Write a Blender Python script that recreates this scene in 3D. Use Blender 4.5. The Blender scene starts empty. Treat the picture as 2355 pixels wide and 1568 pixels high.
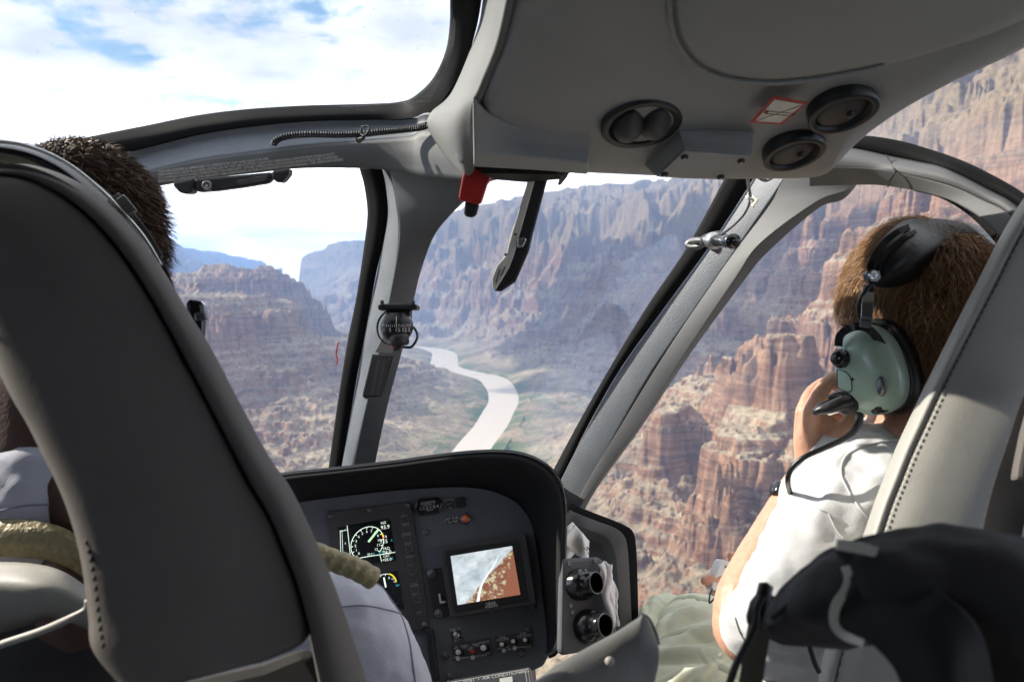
SKY_OFF = (12.3, 5.1); SKY_SC = 4.6; CLOUD = 8.0; EXPO = 1.05; TERR = (1150, 1150)
HAZE = 0.000125; HAZE_C = (.33, .54, 1.0, 1)
CLOUDS = [(520, 3700, 1000, 1900, 3, 44, 'broad unseen cumulus added left of the canyon to shade the middle wall'), (-1000, 2700, 200, 330, 5, 7, 'small unseen cumulus added to shade the left plateau'), (-640, 1750, 130, 200, 6, 5, 'smallest unseen cumulus, added to shade the left foothills'), (1050, 2300, 180, 260, 7, 6, 'round unseen cumulus added to shade the right wall')]  # shadow targets of added clouds that stay out of view
import bpy, bmesh, math, random
import numpy as np
from mathutils import Vector, Matrix
random.seed(7); rng = np.random.default_rng(7)
scene = bpy.context.scene
COL = scene.collection
# ---------------------------------------------------------------- camera
F = 1830.0; CX, CY = 1177.5, 784.0; PITCH = math.radians(-4.0)
cp, sp_ = math.cos(PITCH), math.sin(PITCH)
CR = np.array([1, 0, 0.]); CU = np.array([0, -sp_, cp]); CF = np.array([0, cp, sp_])
cam_d = bpy.data.cameras.new("camera"); cam = bpy.data.objects.new("camera", cam_d); COL.objects.link(cam)
cam.rotation_euler = (math.radians(90) + PITCH, 0, 0)
cam_d.sensor_width = 36; cam_d.lens = F / 2355 * 36
cam_d.clip_start = 0.02; cam_d.clip_end = 60000
cam_d.dof.use_dof = True; cam_d.dof.focus_distance = 1.55; cam_d.dof.aperture_fstop = 8.5
scene.camera = cam
def P(x, y, d):
    """photo measurement (2355 px wide) and depth in metres -> world point"""
    return np.array(CF * d + CR * ((x - CX) / F * d) + CU * (-(y - CY) / F * d))
def V(p): return Vector((float(p[0]), float(p[1]), float(p[2])))
def nrm(v):
    v = np.asarray(v, float); return v / (np.linalg.norm(v) + 1e-12)
# ---------------------------------------------------------------- materials
MATS = {}
def new_mat(name):
    m = bpy.data.materials.new(name); m.use_nodes = True
    nt = m.node_tree; b = nt.nodes['Principled BSDF']; MATS[name] = m
    return m, nt, b
def mat(name, col, rough=0.6, metal=0.0, bump=0.0, bscale=300, var=0.0, vscale=8, emit=0, spec=0.5, sheen=0, sss=0, coat=0):
    m, nt, b = new_mat(name); N = nt.nodes; L = nt.links
    b.inputs['Base Color'].default_value = (*col, 1); b.inputs['Roughness'].default_value = rough
    b.inputs['Metallic'].default_value = metal; b.inputs['Specular IOR Level'].default_value = spec
    if coat: b.inputs['Coat Weight'].default_value = coat
    if sheen: b.inputs['Sheen Weight'].default_value = sheen
    if sss:
        b.inputs['Subsurface Weight'].default_value = sss; b.inputs['Subsurface Scale'].default_value = 0.008
        b.inputs['Subsurface Radius'].default_value = (1, .35, .2)
    if emit:
        b.inputs['Emission Color'].default_value = (*col, 1); b.inputs['Emission Strength'].default_value = emit
    if bump or var:
        tc = N.new('ShaderNodeTexCoord')
    if bump:
        n = N.new('ShaderNodeTexNoise'); n.inputs['Scale'].default_value = bscale; n.inputs['Detail'].default_value = 3
        L.new(tc.outputs['Object'], n.inputs['Vector'])
        bp = N.new('ShaderNodeBump'); bp.inputs['Strength'].default_value = bump; bp.inputs['Distance'].default_value = 0.002
        L.new(n.outputs['Fac'], bp.inputs['Height']); L.new(bp.outputs['Normal'], b.inputs['Normal'])
    if var:
        n = N.new('ShaderNodeTexNoise'); n.inputs['Scale'].default_value = vscale; n.inputs['Detail'].default_value = 6
        n.inputs['Roughness'].default_value = .65
        L.new(tc.outputs['Object'], n.inputs['Vector'])
        r = N.new('ShaderNodeValToRGB'); r.color_ramp.elements[0].position = .3; r.color_ramp.elements[1].position = .7
        r.color_ramp.elements[0].color = (*[c * (1 - var) for c in col], 1)
        r.color_ramp.elements[1].color = (*[min(1, c * (1 + var)) for c in col], 1)
        L.new(n.outputs['Fac'], r.inputs['Fac']); L.new(r.outputs['Color'], b.inputs['Base Color'])
        rr = N.new('ShaderNodeMapRange'); rr.inputs['To Min'].default_value = max(.05, rough - .12); rr.inputs['To Max'].default_value = min(1, rough + .12)
        L.new(n.outputs['Fac'], rr.inputs['Value']); L.new(rr.outputs['Result'], b.inputs['Roughness'])
    return m
# ---------------------------------------------------------------- object helpers
def world_off(o):
    v = Vector((0, 0, 0))
    while o is not None:
        v += o.location; o = o.parent
    return v
def tag(o, label=None, cat=None, group=None, kind=None):
    if label: o['label'] = label
    if cat: o['category'] = cat
    if group: o['group'] = group
    if kind: o['kind'] = kind
    return o
def thing(name, loc, label, cat, group=None):
    o = bpy.data.objects.new(name, None); COL.objects.link(o); o.location = V(loc); o.empty_display_size = .05
    return tag(o, label, cat, group)
def obj(name, verts, faces, m, parent=None, smooth=True, label=None, bevel=0, solid=0, subd=0, angle=None, segs=2):
    verts = np.asarray(verts, float)
    off = np.array(world_off(parent)) if parent is not None else np.array([verts[:, 0].mean(), verts[:, 1].mean(), verts[:, 2].min()])
    me = bpy.data.meshes.new(name); me.from_pydata((verts - off).tolist(), [], [list(f) for f in faces])
    if isinstance(m, (list, tuple)):
        for q in m: me.materials.append(q)
    else: me.materials.append(m)
    o = bpy.data.objects.new(name, me); COL.objects.link(o)
    if parent is not None: o.parent = parent
    else: o.location = V(off)
    bm = bmesh.new(); bm.from_mesh(me); bmesh.ops.recalc_face_normals(bm, faces=bm.faces); bm.to_mesh(me); bm.free()
    me.polygons.foreach_set('use_smooth', [smooth] * len(me.polygons))
    if solid:
        s = o.modifiers.new('s', 'SOLIDIFY'); s.thickness = solid; s.offset = 1
    if bevel:
        b = o.modifiers.new('b', 'BEVEL'); b.width = bevel; b.segments = segs; b.limit_method = 'ANGLE'; b.angle_limit = math.radians(angle or 35)
        if smooth:
            try: b.harden_normals = True
            except Exception: pass
    if subd:
        s = o.modifiers.new('ss', 'SUBSURF'); s.levels = s.render_levels = subd
    if label: o['label'] = label
    return o
def catmull(pts, n, closed=False):
    pts = np.asarray(pts, float); k = len(pts)
    if closed: ext = np.vstack([pts[-1:], pts, pts[:2]]); segs = k
    else: ext = np.vstack([2 * pts[0] - pts[1], pts, 2 * pts[-1] - pts[-2]]); segs = k - 1
    t = np.linspace(0, segs, n, endpoint=not closed); i = np.minimum(t.astype(int), segs - 1); f = (t - i)[:, None]
    p0, p1, p2, p3 = ext[i], ext[i + 1], ext[i + 2], ext[i + 3]
    return .5 * (2 * p1 + (p2 - p0) * f + (2 * p0 - 5 * p1 + 4 * p2 - p3) * f**2 + (3 * p1 - p0 - 3 * p2 + p3) * f**3)
def px(pts): return np.array([P(*q) for q in pts])
def pxc(pts, n, closed=False): return px(catmull(pts, n, closed))
def tube_geo(path, r, seg=10, cap=True):
    path = np.asarray(path, float); n = len(path)
    r = np.full(n, r) if np.isscalar(r) else np.interp(np.linspace(0, 1, n), np.linspace(0, 1, len(r)), r)
    T = np.gradient(path, axis=0); T /= np.linalg.norm(T, axis=1)[:, None] + 1e-12
    a = np.array([0, 0, 1.]) if abs(T[0][2]) < .9 else np.array([1., 0, 0])
    U = nrm(np.cross(T[0], a)); vs = []; fs = []
    for i in range(n):
        U = nrm(U - T[i] * np.dot(U, T[i])); W = np.cross(T[i], U)
        for k in range(seg):
            th = 2 * math.pi * k / seg; vs.append(path[i] + r[i] * (math.cos(th) * U + math.sin(th) * W))
    for i in range(n - 1):
        for k in range(seg):
            a_, b_ = i * seg + k, i * seg + (k + 1) % seg; fs.append((a_, b_, b_ + seg, a_ + seg))
    if cap: fs.append(tuple(range(seg))[::-1]); fs.append(tuple((n - 1) * seg + k for k in range(seg)))
    return np.array(vs), fs
def join(geos):
    V_, F_ = [], []; o = 0
    for v, f in geos:
        V_.append(np.asarray(v, float)); F_ += [tuple(i + o for i in q) for q in f]; o += len(v)
    return np.vstack(V_), F_
def tube(name, path, r, m, parent=None, seg=10, label=None):
    v, f = tube_geo(path, r, seg); return obj(name, v, f, m, parent, label=label)
def grid_geo(G):
    """G: (a,b,3) array -> verts, quads"""
    a, b = G.shape[:2]; fs = []
    for i in range(a - 1):
        for j in range(b - 1): fs.append((i * b + j, i * b + j + 1, (i + 1) * b + j + 1, (i + 1) * b + j))
    return G.reshape(-1, 3), fs
def loft(name, rails, m, parent=None, nu=60, nv=None, solid=0.004, label=None, smooth=True, curved=False, skip=False):
    """rails: list of pixel/depth polylines with smooth interpolation along each; straight or smooth across"""
    R = np.array([catmull(r, nu) for r in rails])
    if curved and len(rails) > 2:
        R = np.transpose(np.array([catmull(R[:, i], nv or 12) for i in range(nu)]), (1, 0, 2))
    G = np.array([[P(*q) for q in row] for row in R])
    v, f = grid_geo(G)
    if skip: return v, f
    # solidify outward (away from the camera)
    c = G[:-1, :-1] ; nn = np.cross(G[1:, :-1] - c, G[:-1, 1:] - c).reshape(-1, 3).mean(0)
    o = obj(name, v, f, m, parent, smooth, label)
    if solid:
        s = o.modifiers.new('s', 'SOLIDIFY'); s.thickness = solid
        # find side: normals after recalculation
        me = o.data; q = me.polygons[len(me.polygons) // 2]; ctr = np.array(me.vertices[q.vertices[0]].co) + np.array(world_off(o))
        s.offset = 1 if np.dot(np.array(q.normal), ctr) > 0 else -1
        if not curved:
            b = o.modifiers.new('b', 'BEVEL'); b.width = .0025; b.segments = 3; b.limit_method = 'ANGLE'; b.angle_limit = math.radians(22)
    return o
def lathe_geo(prof, org, axis, seg=32, up=None):
    axis = nrm(axis); a = np.array([0, 0, 1.]) if abs(axis[2]) < .9 else np.array([1., 0, 0])
    U = nrm(np.cross(axis, a)); W = np.cross(axis, U); vs = []; fs = []
    for (r, h) in prof:
        for k in range(seg):
            th = 2 * math.pi * k / seg; vs.append(org + axis * h + max(r, 1e-5) * (math.cos(th) * U + math.sin(th) * W))
    for i in range(len(prof) - 1):
        for k in range(seg):
            a_, b_ = i * seg + k, i * seg + (k + 1) % seg; fs.append((a_, b_, b_ + seg, a_ + seg))
    return np.array(vs), fs
class Plane:
    def __init__(s, a, b, c):
        """three (px,py,depth); normal points to the camera"""
        s.o = P(*a); n = nrm(np.cross(P(*b) - s.o, P(*c) - s.o)); s.n = n if np.dot(n, -s.o) > 0 else -n
    def at(s, x, y, h=0):
        r = P(x, y, 1.0); t = np.dot(s.o, s.n) / np.dot(r, s.n); return r * t + s.n * h
    def pat(s, x, y, h=0):
        r = P(x, y, 1.0); return r * ((np.dot(s.o, s.n) + h) / np.dot(r, s.n))
    def frame(s, x, y, dx, dy, h=0):
        """matrix with local x along the pixel direction (dx,dy)"""
        o = s.at(x, y, h); X = nrm(s.at(x + dx, y + dy, h) - o); Y = np.cross(s.n, X)
        M = Matrix.Identity(4)
        for i in range(3): M[i][0], M[i][1], M[i][2], M[i][3] = X[i], Y[i], s.n[i], o[i]
        return M
def poly_geo(pl, pts, h0, h1):
    n = len(pts); v = [pl.at(x, y, h0) for x, y in pts] + [pl.at(x, y, h1) for x, y in pts]
    f = [tuple(range(n)), tuple(range(n, 2 * n))] + [(i, (i + 1) % n, (i + 1) % n + n, i + n) for i in range(n)]
    return np.array(v), f
def slab(name, pl, pts, h0, h1, m, parent=None, bevel=.0012, label=None, smooth=False):
    v, f = poly_geo(pl, pts, h0, h1); return obj(name, v, f, m, parent, smooth, label, bevel=bevel)
def rrect(cx, cy, ux, uy, vx, vy, r=.15, n=5):
    """rounded rectangle outline in pixels: half axes u and v"""
    out = []
    for sx, sy, a0 in ((1, -1, -90), (1, 1, 0), (-1, 1, 90), (-1, -1, 180)):
        for k in range(n + 1):
            a = math.radians(a0 + 90 * k / n); a_, b_ = sx * (1 - r) + r * math.cos(a), sy * (1 - r) + r * math.sin(a)
            out.append((cx + ux * a_ + vx * b_, cy + uy * a_ + vy * b_))
    return out
def text_geo(txt, size, M, align='CENTER', ext=0.0):
    cu = bpy.data.curves.new('t', 'FONT'); cu.body = txt; cu.size = size; cu.align_x = align; cu.align_y = 'CENTER'; cu.resolution_u = 2; cu.extrude = ext
    o = bpy.data.objects.new('t', cu); COL.objects.link(o); dg = bpy.context.evaluated_depsgraph_get(); dg.update()
    me = bpy.data.meshes.new_from_object(o.evaluated_get(dg))
    vs = [np.array(M @ v.co) for v in me.vertices]; fs = [tuple(p.vertices) for p in me.polygons]
    bpy.data.objects.remove(o); bpy.data.meshes.remove(me); bpy.data.curves.remove(cu)
    return np.array(vs).reshape(-1, 3), fs
def smoothstep(a, b, x): t = np.clip((x - a) / (b - a), 0, 1); return t * t * (3 - 2 * t)
# ---------------------------------------------------------------- sky and sun
SUN_DIR = nrm((-1.0, 0.27, 0.60))     # towards the sun: left of the view, high
sun_el = math.asin(SUN_DIR[2]); sun_az = math.atan2(SUN_DIR[0], SUN_DIR[1])
w = bpy.data.worlds.new("World"); scene.world = w; w.use_nodes = True
nt = w.node_tree; N = nt.nodes; L = nt.links; bg = N['Background']
sky = N.new('ShaderNodeTexSky'); sky.sky_type = 'NISHITA'; sky.sun_disc = False
sky.sun_elevation = sun_el; sky.sun_rotation = sun_az; sky.air_density = 1.0; sky.dust_density = .6
tc = N.new('ShaderNodeTexCoord'); sx = N.new('ShaderNodeSeparateXYZ'); L.new(tc.outputs['Generated'], sx.inputs[0])
# cloud deck: project the view direction on a flat layer
mz = N.new('ShaderNodeMath'); mz.operation = 'MAXIMUM'; mz.inputs[1].default_value = .02; L.new(sx.outputs['Z'], mz.inputs[0])
az = N.new('ShaderNodeMath'); az.operation = 'ADD'; az.inputs[1].default_value = .22; L.new(mz.outputs[0], az.inputs[0])
dx = N.new('ShaderNodeMath'); dx.operation = 'DIVIDE'; L.new(sx.outputs['X'], dx.inputs[0]); L.new(az.outputs[0], dx.inputs[1])
dy = N.new('ShaderNodeMath'); dy.operation = 'DIVIDE'; L.new(sx.outputs['Y'], dy.inputs[0]); L.new(az.outputs[0], dy.inputs[1])
cb = N.new('ShaderNodeCombineXYZ'); L.new(dx.outputs[0], cb.inputs[0]); L.new(dy.outputs[0], cb.inputs[1])
n1 = N.new('ShaderNodeTexNoise'); n1.inputs['Scale'].default_value = SKY_SC; n1.inputs['Detail'].default_value = 9; n1.inputs['Roughness'].default_value = .6
mp = N.new('ShaderNodeMapping'); mp.inputs['Location'].default_value = (SKY_OFF[0], SKY_OFF[1], 0); L.new(cb.outputs[0], mp.inputs[0]); L.new(mp.outputs[0], n1.inputs['Vector'])
# more open sky towards the left, closed deck elsewhere
bias = N.new('ShaderNodeMapRange'); bias.inputs['From Min'].default_value = -.40; bias.inputs['From Max'].default_value = -.20
bias.inputs['To Min'].default_value = .020; bias.inputs['To Max'].default_value = .09; L.new(sx.outputs['X'], bias.inputs['Value'])
ad = N.new('ShaderNodeMath'); ad.operation = 'ADD'; L.new(n1.outputs['Fac'], ad.inputs[0]); L.new(bias.outputs['Result'], ad.inputs[1])
cr = N.new('ShaderNodeValToRGB'); cr.color_ramp.elements[0].position = .405; cr.color_ramp.elements[1].position = .525
lowb = N.new('ShaderNodeMapRange'); lowb.inputs['From Min'].default_value = .21; lowb.inputs['From Max'].default_value = .15
lowb.inputs['To Min'].default_value = 0; lowb.inputs['To Max'].default_value = .3; L.new(sx.outputs['Z'], lowb.inputs['Value'])
ad2 = N.new('ShaderNodeMath'); ad2.operation = 'ADD'; L.new(ad.outputs[0], ad2.inputs[0]); L.new(lowb.outputs['Result'], ad2.inputs[1]); L.new(ad2.outputs[0], cr.inputs['Fac'])
sk = N.new('ShaderNodeMix'); sk.data_type = 'RGBA'; sk.blend_type = 'MULTIPLY'; sk.inputs['Factor'].default_value = 1
sk.inputs['B'].default_value = (.62, .74, .70, 1); L.new(sky.outputs['Color'], sk.inputs['A'])
n2 = N.new('ShaderNodeTexNoise'); n2.inputs['Scale'].default_value = 3.0; n2.inputs['Detail'].default_value = 5; L.new(mp.outputs[0], n2.inputs['Vector'])
cc = N.new('ShaderNodeValToRGB'); cc.color_ramp.elements[0].color = (*[CLOUD * .62 * k for k in (1, .985, .97)], 1); cc.color_ramp.elements[1].color = (*[CLOUD * k for k in (1, .99, .97)], 1)
cc.color_ramp.elements[0].position = .40; cc.color_ramp.elements[1].position = .62; L.new(n2.outputs['Fac'], cc.inputs['Fac'])
mx = N.new('ShaderNodeMix'); mx.data_type = 'RGBA'; L.new(cr.outputs['Color'], mx.inputs['Factor']); L.new(sk.outputs['Result'], mx.inputs['A']); L.new(cc.outputs['Color'], mx.inputs['B'])
glow = N.new('ShaderNodeMapRange'); glow.inputs['From Min'].default_value = .24; glow.inputs['From Max'].default_value = .0; glow.inputs['To Min'].default_value = 1.0; glow.inputs['To Max'].default_value = 6.5; L.new(sx.outputs['Z'], glow.inputs['Value'])
gm = N.new('ShaderNodeVectorMath'); gm.operation = 'SCALE'; L.new(mx.outputs['Result'], gm.inputs[0]); L.new(glow.outputs['Result'], gm.inputs['Scale']); L.new(gm.outputs['Vector'], bg.inputs['Color']); bg.inputs['Strength'].default_value = .12
sd = bpy.data.lights.new("sun", 'SUN'); sd.energy = 5.0; sd.angle = math.radians(.5); sd.color = (1, .93, .82)
so = bpy.data.objects.new("sun", sd); COL.objects.link(so); so.rotation_euler = V(SUN_DIR).to_track_quat('Z', 'Y').to_euler(); so.location = (-8, 2, 8)
vs_ = scene.view_settings; vs_.view_transform = 'Standard'; vs_.look = 'None'; vs_.gamma = 1; vs_.exposure = EXPO
scene.render.engine = 'CYCLES'
cy = scene.cycles; cy.max_bounces = 6; cy.diffuse_bounces = 3; cy.glossy_bounces = 3; cy.transmission_bounces = 2; cy.transparent_max_bounces = 12
cy.volume_bounces = 0; cy.caustics_reflective = False; cy.caustics_refractive = False; cy.use_denoising = True; cy.sample_clamp_indirect = 4
try: cy.denoiser = 'OPENIMAGEDENOISE'
except Exception: pass
# ---------------------------------------------------------------- canyon terrain
RZ = -400.0
_perm = rng.permutation(512); _perm = np.concatenate([_perm, _perm]); _g = rng.uniform(0, 2 * np.pi, 512); _gx, _gy = np.cos(_g).astype(np.float32), np.sin(_g).astype(np.float32)
def pnoise(x, y):
    xi = np.floor(x).astype(np.int64); yi = np.floor(y).astype(np.int64); xf = (x - xi).astype(np.float32); yf = (y - yi).astype(np.float32)
    u = xf**3 * (xf * (xf * 6 - 15) + 10); v = yf**3 * (yf * (yf * 6 - 15) + 10)
    def h(i, j):
        k = _perm[(_perm[i & 511] + j) & 511]; return k
    def d(i, j, a, b): k = h(i, j); return _gx[k] * a + _gy[k] * b
    n00 = d(xi, yi, xf, yf); n10 = d(xi + 1, yi, xf - 1, yf); n01 = d(xi, yi + 1, xf, yf - 1); n11 = d(xi + 1, yi + 1, xf - 1, yf - 1)
    a = n00 + u * (n10 - n00); b = n01 + u * (n11 - n01); return a + v * (b - a)
def fbm(x, y, s, o, seed=0., r=.5, ridged=False):
    t = 0; a = 1; nrmz = 0
    for i in range(o):
        n = pnoise(x / s + seed + i * 17.3, y / s - seed * 1.7 + i * 9.1)
        t = t + a * ((1 - 2.2 * np.abs(n)) * .7 if ridged else n * 1.5); nrmz += a; a *= r; s /= 2.03
    return t / nrmz
RIV = np.array([(-190, -900), (-150, 300), (-135, 1100), (-112, 1700), (-95, 1950), (-62, 2240), (-45, 2480), (-30, 2730), (-42, 3050), (-95, 3420), (-220, 3640), (-330, 3900), (-370, 4350), (-430, 4800), (-640, 5150), (-1300, 5600), (-2300, 6800), (-2500, 9000), (-3600, 14000), (-5200, 30000)], float)
RIVC = catmull(RIV, 400)
RW = np.interp(RIVC[:, 1], [0, 1900, 2300, 2900, 3500, 3900, 4500, 5200, 9000], [24, 25, 28, 34, 44, 52, 52, 44, 44])
def terrain_h(x, y):
    shp = x.shape
    def riv(x, y):
        best, sgn, wv = _riv(x.ravel(), y.ravel()); return (np.sqrt(best) * sgn).reshape(x.shape), wv.reshape(x.shape)
    ir = np.linspace(0, shp[0] - 1, shp[0] // 3).astype(int); ia = np.linspace(0, shp[1] - 1, shp[1] // 3).astype(int)
    sd_, wv = riv(x[np.ix_(ir, ia)], y[np.ix_(ir, ia)])
    def up(q):
        q = np.array([np.interp(np.arange(shp[1]), ia, r_) for r_ in q]); return np.array([np.interp(np.arange(shp[0]), ir, c_) for c_ in q.T]).T.ravel()
    sd_, wv = up(sd_), up(wv); sgn = np.sign(sd_); x = x.ravel(); y = y.ravel(); d = np.abs(sd_)
    return _hh(shp, x, y, d, sgn, wv)
def _riv(x, y):
    best = np.full(x.shape, 1e12); sgn = np.ones(x.shape); wv = np.full(x.shape, 50.)
    for i in range(0, len(RIVC) - 1):
        a, b = RIVC[i], RIVC[i + 1]; ab = b - a; l2 = ab @ ab
        t = np.clip(((x - a[0]) * ab[0] + (y - a[1]) * ab[1]) / l2, 0, 1)
        ex = x - a[0] - t * ab[0]; ey = y - a[1] - t * ab[1]; d2 = ex * ex + ey * ey; m = d2 < best
        best = np.where(m, d2, best); sgn = np.where(m, np.sign(ab[1] * ex - ab[0] * ey), sgn); wv = np.where(m, RW[i], wv)
    return best, sgn, wv
def _hh(shp, x, y, d, sgn, wv):
    bank = d - wv
    wx, wy = x + 90 * fbm(x, y, 330, 3, 4.4), y + 90 * fbm(x, y, 330, 3, 8.8)
    f1 = fbm(wx, wy, 900, 5, 3.1); rd = fbm(wx, wy, 560, 6, 7.7, .56, True); f2 = fbm(x, y, 160, 5, 1.3, .55); fl = fbm(x, y, 46, 4, 5.5, .6, True); f3 = fbm(x, y, 90, 4, 9.2, .6)
    grow = smoothstep(20, 420, bank)
    ds = d + grow * (1 + .25 * smoothstep(1500, 3000, y)) * (330 * f1 - 330 * (rd - .22) + 75 * f2)
    R_ = np.interp(ds, [0, 60, 160, 300, 450, 600, 760, 900, 1020, 1160, 1300, 2600, 9000], [-412, -396, -376, -338, -275, -190, -60, 120, 300, 500, 660, 720, 760])
    L_ = np.interp(ds, [0, 60, 160, 330, 520, 700, 860, 1000, 1300, 2400, 4200, 9000], [-412, -396, -376, -330, -268, -195, -115, -35, 22, 60, 180, 300])
    fr_ = smoothstep(2300, 3700, y); RF = np.interp(ds, [0, 60, 200, 450, 750, 1100, 1450, 1900, 2800, 9000], [-412, -396, -365, -275, -100, 210, 600, 850, 920, 950]); R_ = R_ * (1 - fr_) + RF * fr_
    # the left plateau climbs to the far rim up-canyon
    far = smoothstep(4800, 8500, y); L_ = L_ + far * np.interp(ds, [0, 800, 2000], [0, 120, 330])
    f2b = smoothstep(4700, 6100, y); mn = (L_ + R_) / 2; L_ = L_ * (1 - f2b) + mn * f2b; f2c = smoothstep(6400, 8200, y); R_ = R_ * (1 - f2c) + mn * f2c
    raw = np.where(sgn > 0, R_, L_)
    # the far right wall beyond the bend
    # lone buttes on the right bank
    def butte(cx, cy, rx, ry, ang, top, raw, p=3, nse=.4):
        c, s = math.cos(ang), math.sin(ang); u = (x - cx) * c + (y - cy) * s; v = -(x - cx) * s + (y - cy) * c
        q = np.sqrt((u / rx)**2 + (v / ry)**2) + nse * f2 * 1.7 + .5 * (.4 - fl) + .3 * f3
        k = 1 - smoothstep(.35, 1.6, q); top = top + 26 * f3 + 34 * f2; return np.maximum(raw, raw + (top - raw) * k) 
    raw = butte(345, 1120, 46, 150, -.35, -165, raw, nse=1.1); raw = butte(300, 1040, 36, 70, .3, -215, raw, nse=1.0)
    raw = butte(405, 1210, 60, 120, .5, -120, raw, nse=1.0)
    raw = butte(372, 1000, 50, 60, .2, -185, raw, nse=1.0)
    raw = butte(262, 1290, 36, 95, -.5, -190, raw, nse=1.0)
    raw = butte(420, 1560, 120, 130, .3, -150, raw)
    raw = np.maximum(raw, raw + (480 + 80 * f1 - raw) * np.exp(-((x + 1900) / 1500) ** 2 - ((y - 9800) / 1300) ** 2))
    raw = butte(-1250, 3650, 330, 330, .2, 62, raw, nse=.2)
    raw = raw + grow * ((24 - 15 * fr_) * (.4 - fl) + (30 - 10 * fr_) * f2 + (22 - 14 * fr_) * f3)
    # strata: gentle benches and steep cliffs
    tx = [-420, -380, -345, -328, -262, -244, -165, -150, -128, -100, -20, 0, 20, 60, 72, 150, 165, 230, 262, 350, 366, 430, 470, 660, 900]
    tz = [-420, -382, -352, -312, -275, -222, -190, -182, -60, -44, -22, 45, 52, 68, 108, 140, 195, 222, 330, 362, 420, 440, 600, 680, 760]
    zr = raw + 12 * f2; bl = .72 + .5 * fbm(x, y, 420, 3, 6.6); z = np.interp(zr, tx, tz); z = zr + (z - zr) * np.clip(bl, .25, 1) * (1 - .5 * fr_) * np.where(sgn < 0, np.interp(zr, [-250, -60], [.45, 1]), np.interp(zr, [-330, -230], [.5, 1]))
    st = 21.0; z = z + grow * smoothstep(60, 200, bank) * ((2.9 + 3.0 * fr_) * np.sin(2 * np.pi * (z + 6 * f1) / st) + 1.3 * np.sin(2 * np.pi * z / 8.3))
    z = z + grow * (2.2 * fbm(x, y, 22, 3, 2.2, .6)) + smoothstep(0, 60, bank) * 2 * f2
    wb = smoothstep(16, 75, bank); z = z * wb + (RZ - 6 + .3 * bank) * (1 - wb)
    z = np.where(bank < 0, RZ - 6 - np.clip(-bank, 0, 20) * .3, np.maximum(z, RZ - 6 + np.clip(bank, 0, 400) * .26 * (bank < 60) + (bank >= 60) * 9))
    return z.reshape(shp)
NA, NR = TERR
ang = np.radians(np.linspace(-44, 44, NA)); rr = np.concatenate([np.geomspace(420, 4200, int(NR * .74)), np.geomspace(4200, 19000, NR - int(NR * .74) + 1)[1:]])
A, R = np.meshgrid(ang, rr); X, Y = R * np.sin(A), R * np.cos(A)
Z = terrain_h(X, Y)
def fast_grid(name, X, Y, Z, m):
    nr, na = X.shape; co = np.stack([X, Y, Z], -1).reshape(-1, 3).astype(np.float32)
    idx = np.arange(nr * na).reshape(nr, na); q = np.stack([idx[:-1, :-1], idx[:-1, 1:], idx[1:, 1:], idx[1:, :-1]], -1).reshape(-1, 4)
    me = bpy.data.meshes.new(name); me.vertices.add(len(co)); me.vertices.foreach_set('co', co.ravel())
    me.loops.add(q.size); me.loops.foreach_set('vertex_index', q.ravel().astype(np.int32))
    me.polygons.add(len(q)); me.polygons.foreach_set('loop_start', np.arange(0, q.size, 4, dtype=np.int32)); me.polygons.foreach_set('loop_total', np.full(len(q), 4, np.int32))
    me.polygons.foreach_set('use_smooth', np.ones(len(q), bool)); me.update(); me.validate(); me.materials.append(m)
    o = bpy.data.objects.new(name, me); COL.objects.link(o); return o
# rock material
m, nt, b = new_mat('canyon_rock'); N = nt.nodes; L = nt.links
def node(t, **kw):
    n = N.new(t)
    for k, v in kw.items(): setattr(n, k, v)
    return n
geo = node('ShaderNodeNewGeometry'); sep = node('ShaderNodeSeparateXYZ'); L.new(geo.outputs['Position'], sep.inputs[0])
sn = node('ShaderNodeSeparateXYZ'); L.new(geo.outputs['True Normal'], sn.inputs[0])
def noise(scale, det=6, rough=.6, vec=None, sc=None):
    n = node('ShaderNodeTexNoise'); n.inputs['Scale'].default_value = scale; n.inputs['Detail'].default_value = det; n.inputs['Roughness'].default_value = rough
    if sc:
        mp = node('ShaderNodeMapping'); mp.inputs['Scale'].default_value = sc; L.new(geo.outputs['Position'], mp.inputs[0]); L.new(mp.outputs[0], n.inputs['Vector'])
    else: L.new(geo.outputs['Position'], n.inputs['Vector'])
    return n
def ramp(src, stops):
    r = node('ShaderNodeValToRGB'); e = r.color_ramp.elements
    while len(e) < len(stops): e.new(.5)
    for k, (p, c) in enumerate(stops): e[k].position = p; e[k].color = (*c, 1) if len(c) == 3 else c
    L.new(src, r.inputs['Fac']); return r
def mixc(f, a, b_, mode='MIX'):
    x = node('ShaderNodeMix', data_type='RGBA', blend_type=mode)
    if hasattr(f, 'links'): L.new(f, x.inputs['Factor'])
    else: x.inputs['Factor'].default_value = f
    for s, k in ((a, 'A'), (b_, 'B')):
        if hasattr(s, 'links'): L.new(s, x.inputs[k])
        else: x.inputs[k].default_value = (*s, 1)
    return x.outputs['Result']
strata = noise(1.0, 5, .65, sc=(.004, .004, .05)); strata.inputs['Distortion'].default_value = .5; streak = noise(1.0, 5, .6, sc=(.045, .045, .007)); big = noise(.004, 5); fine = noise(.09, 7, .65)
cl = ramp(strata.outputs['Fac'], [(.25, (.115, .056, .034)), (.42, (.225, .118, .068)), (.5, (.31, .188, .115)), (.58, (.17, .088, .053)), (.72, (.38, .275, .185))]).outputs['Color']
stv = ramp(streak.outputs['Fac'], [(.30, (.42, .36, .34)), (.5, (1, 1, 1)), (.68, (1.35, 1.3, 1.2))]).outputs['Color']
cliff = mixc(.85, cl, stv, 'MULTIPLY')
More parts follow.
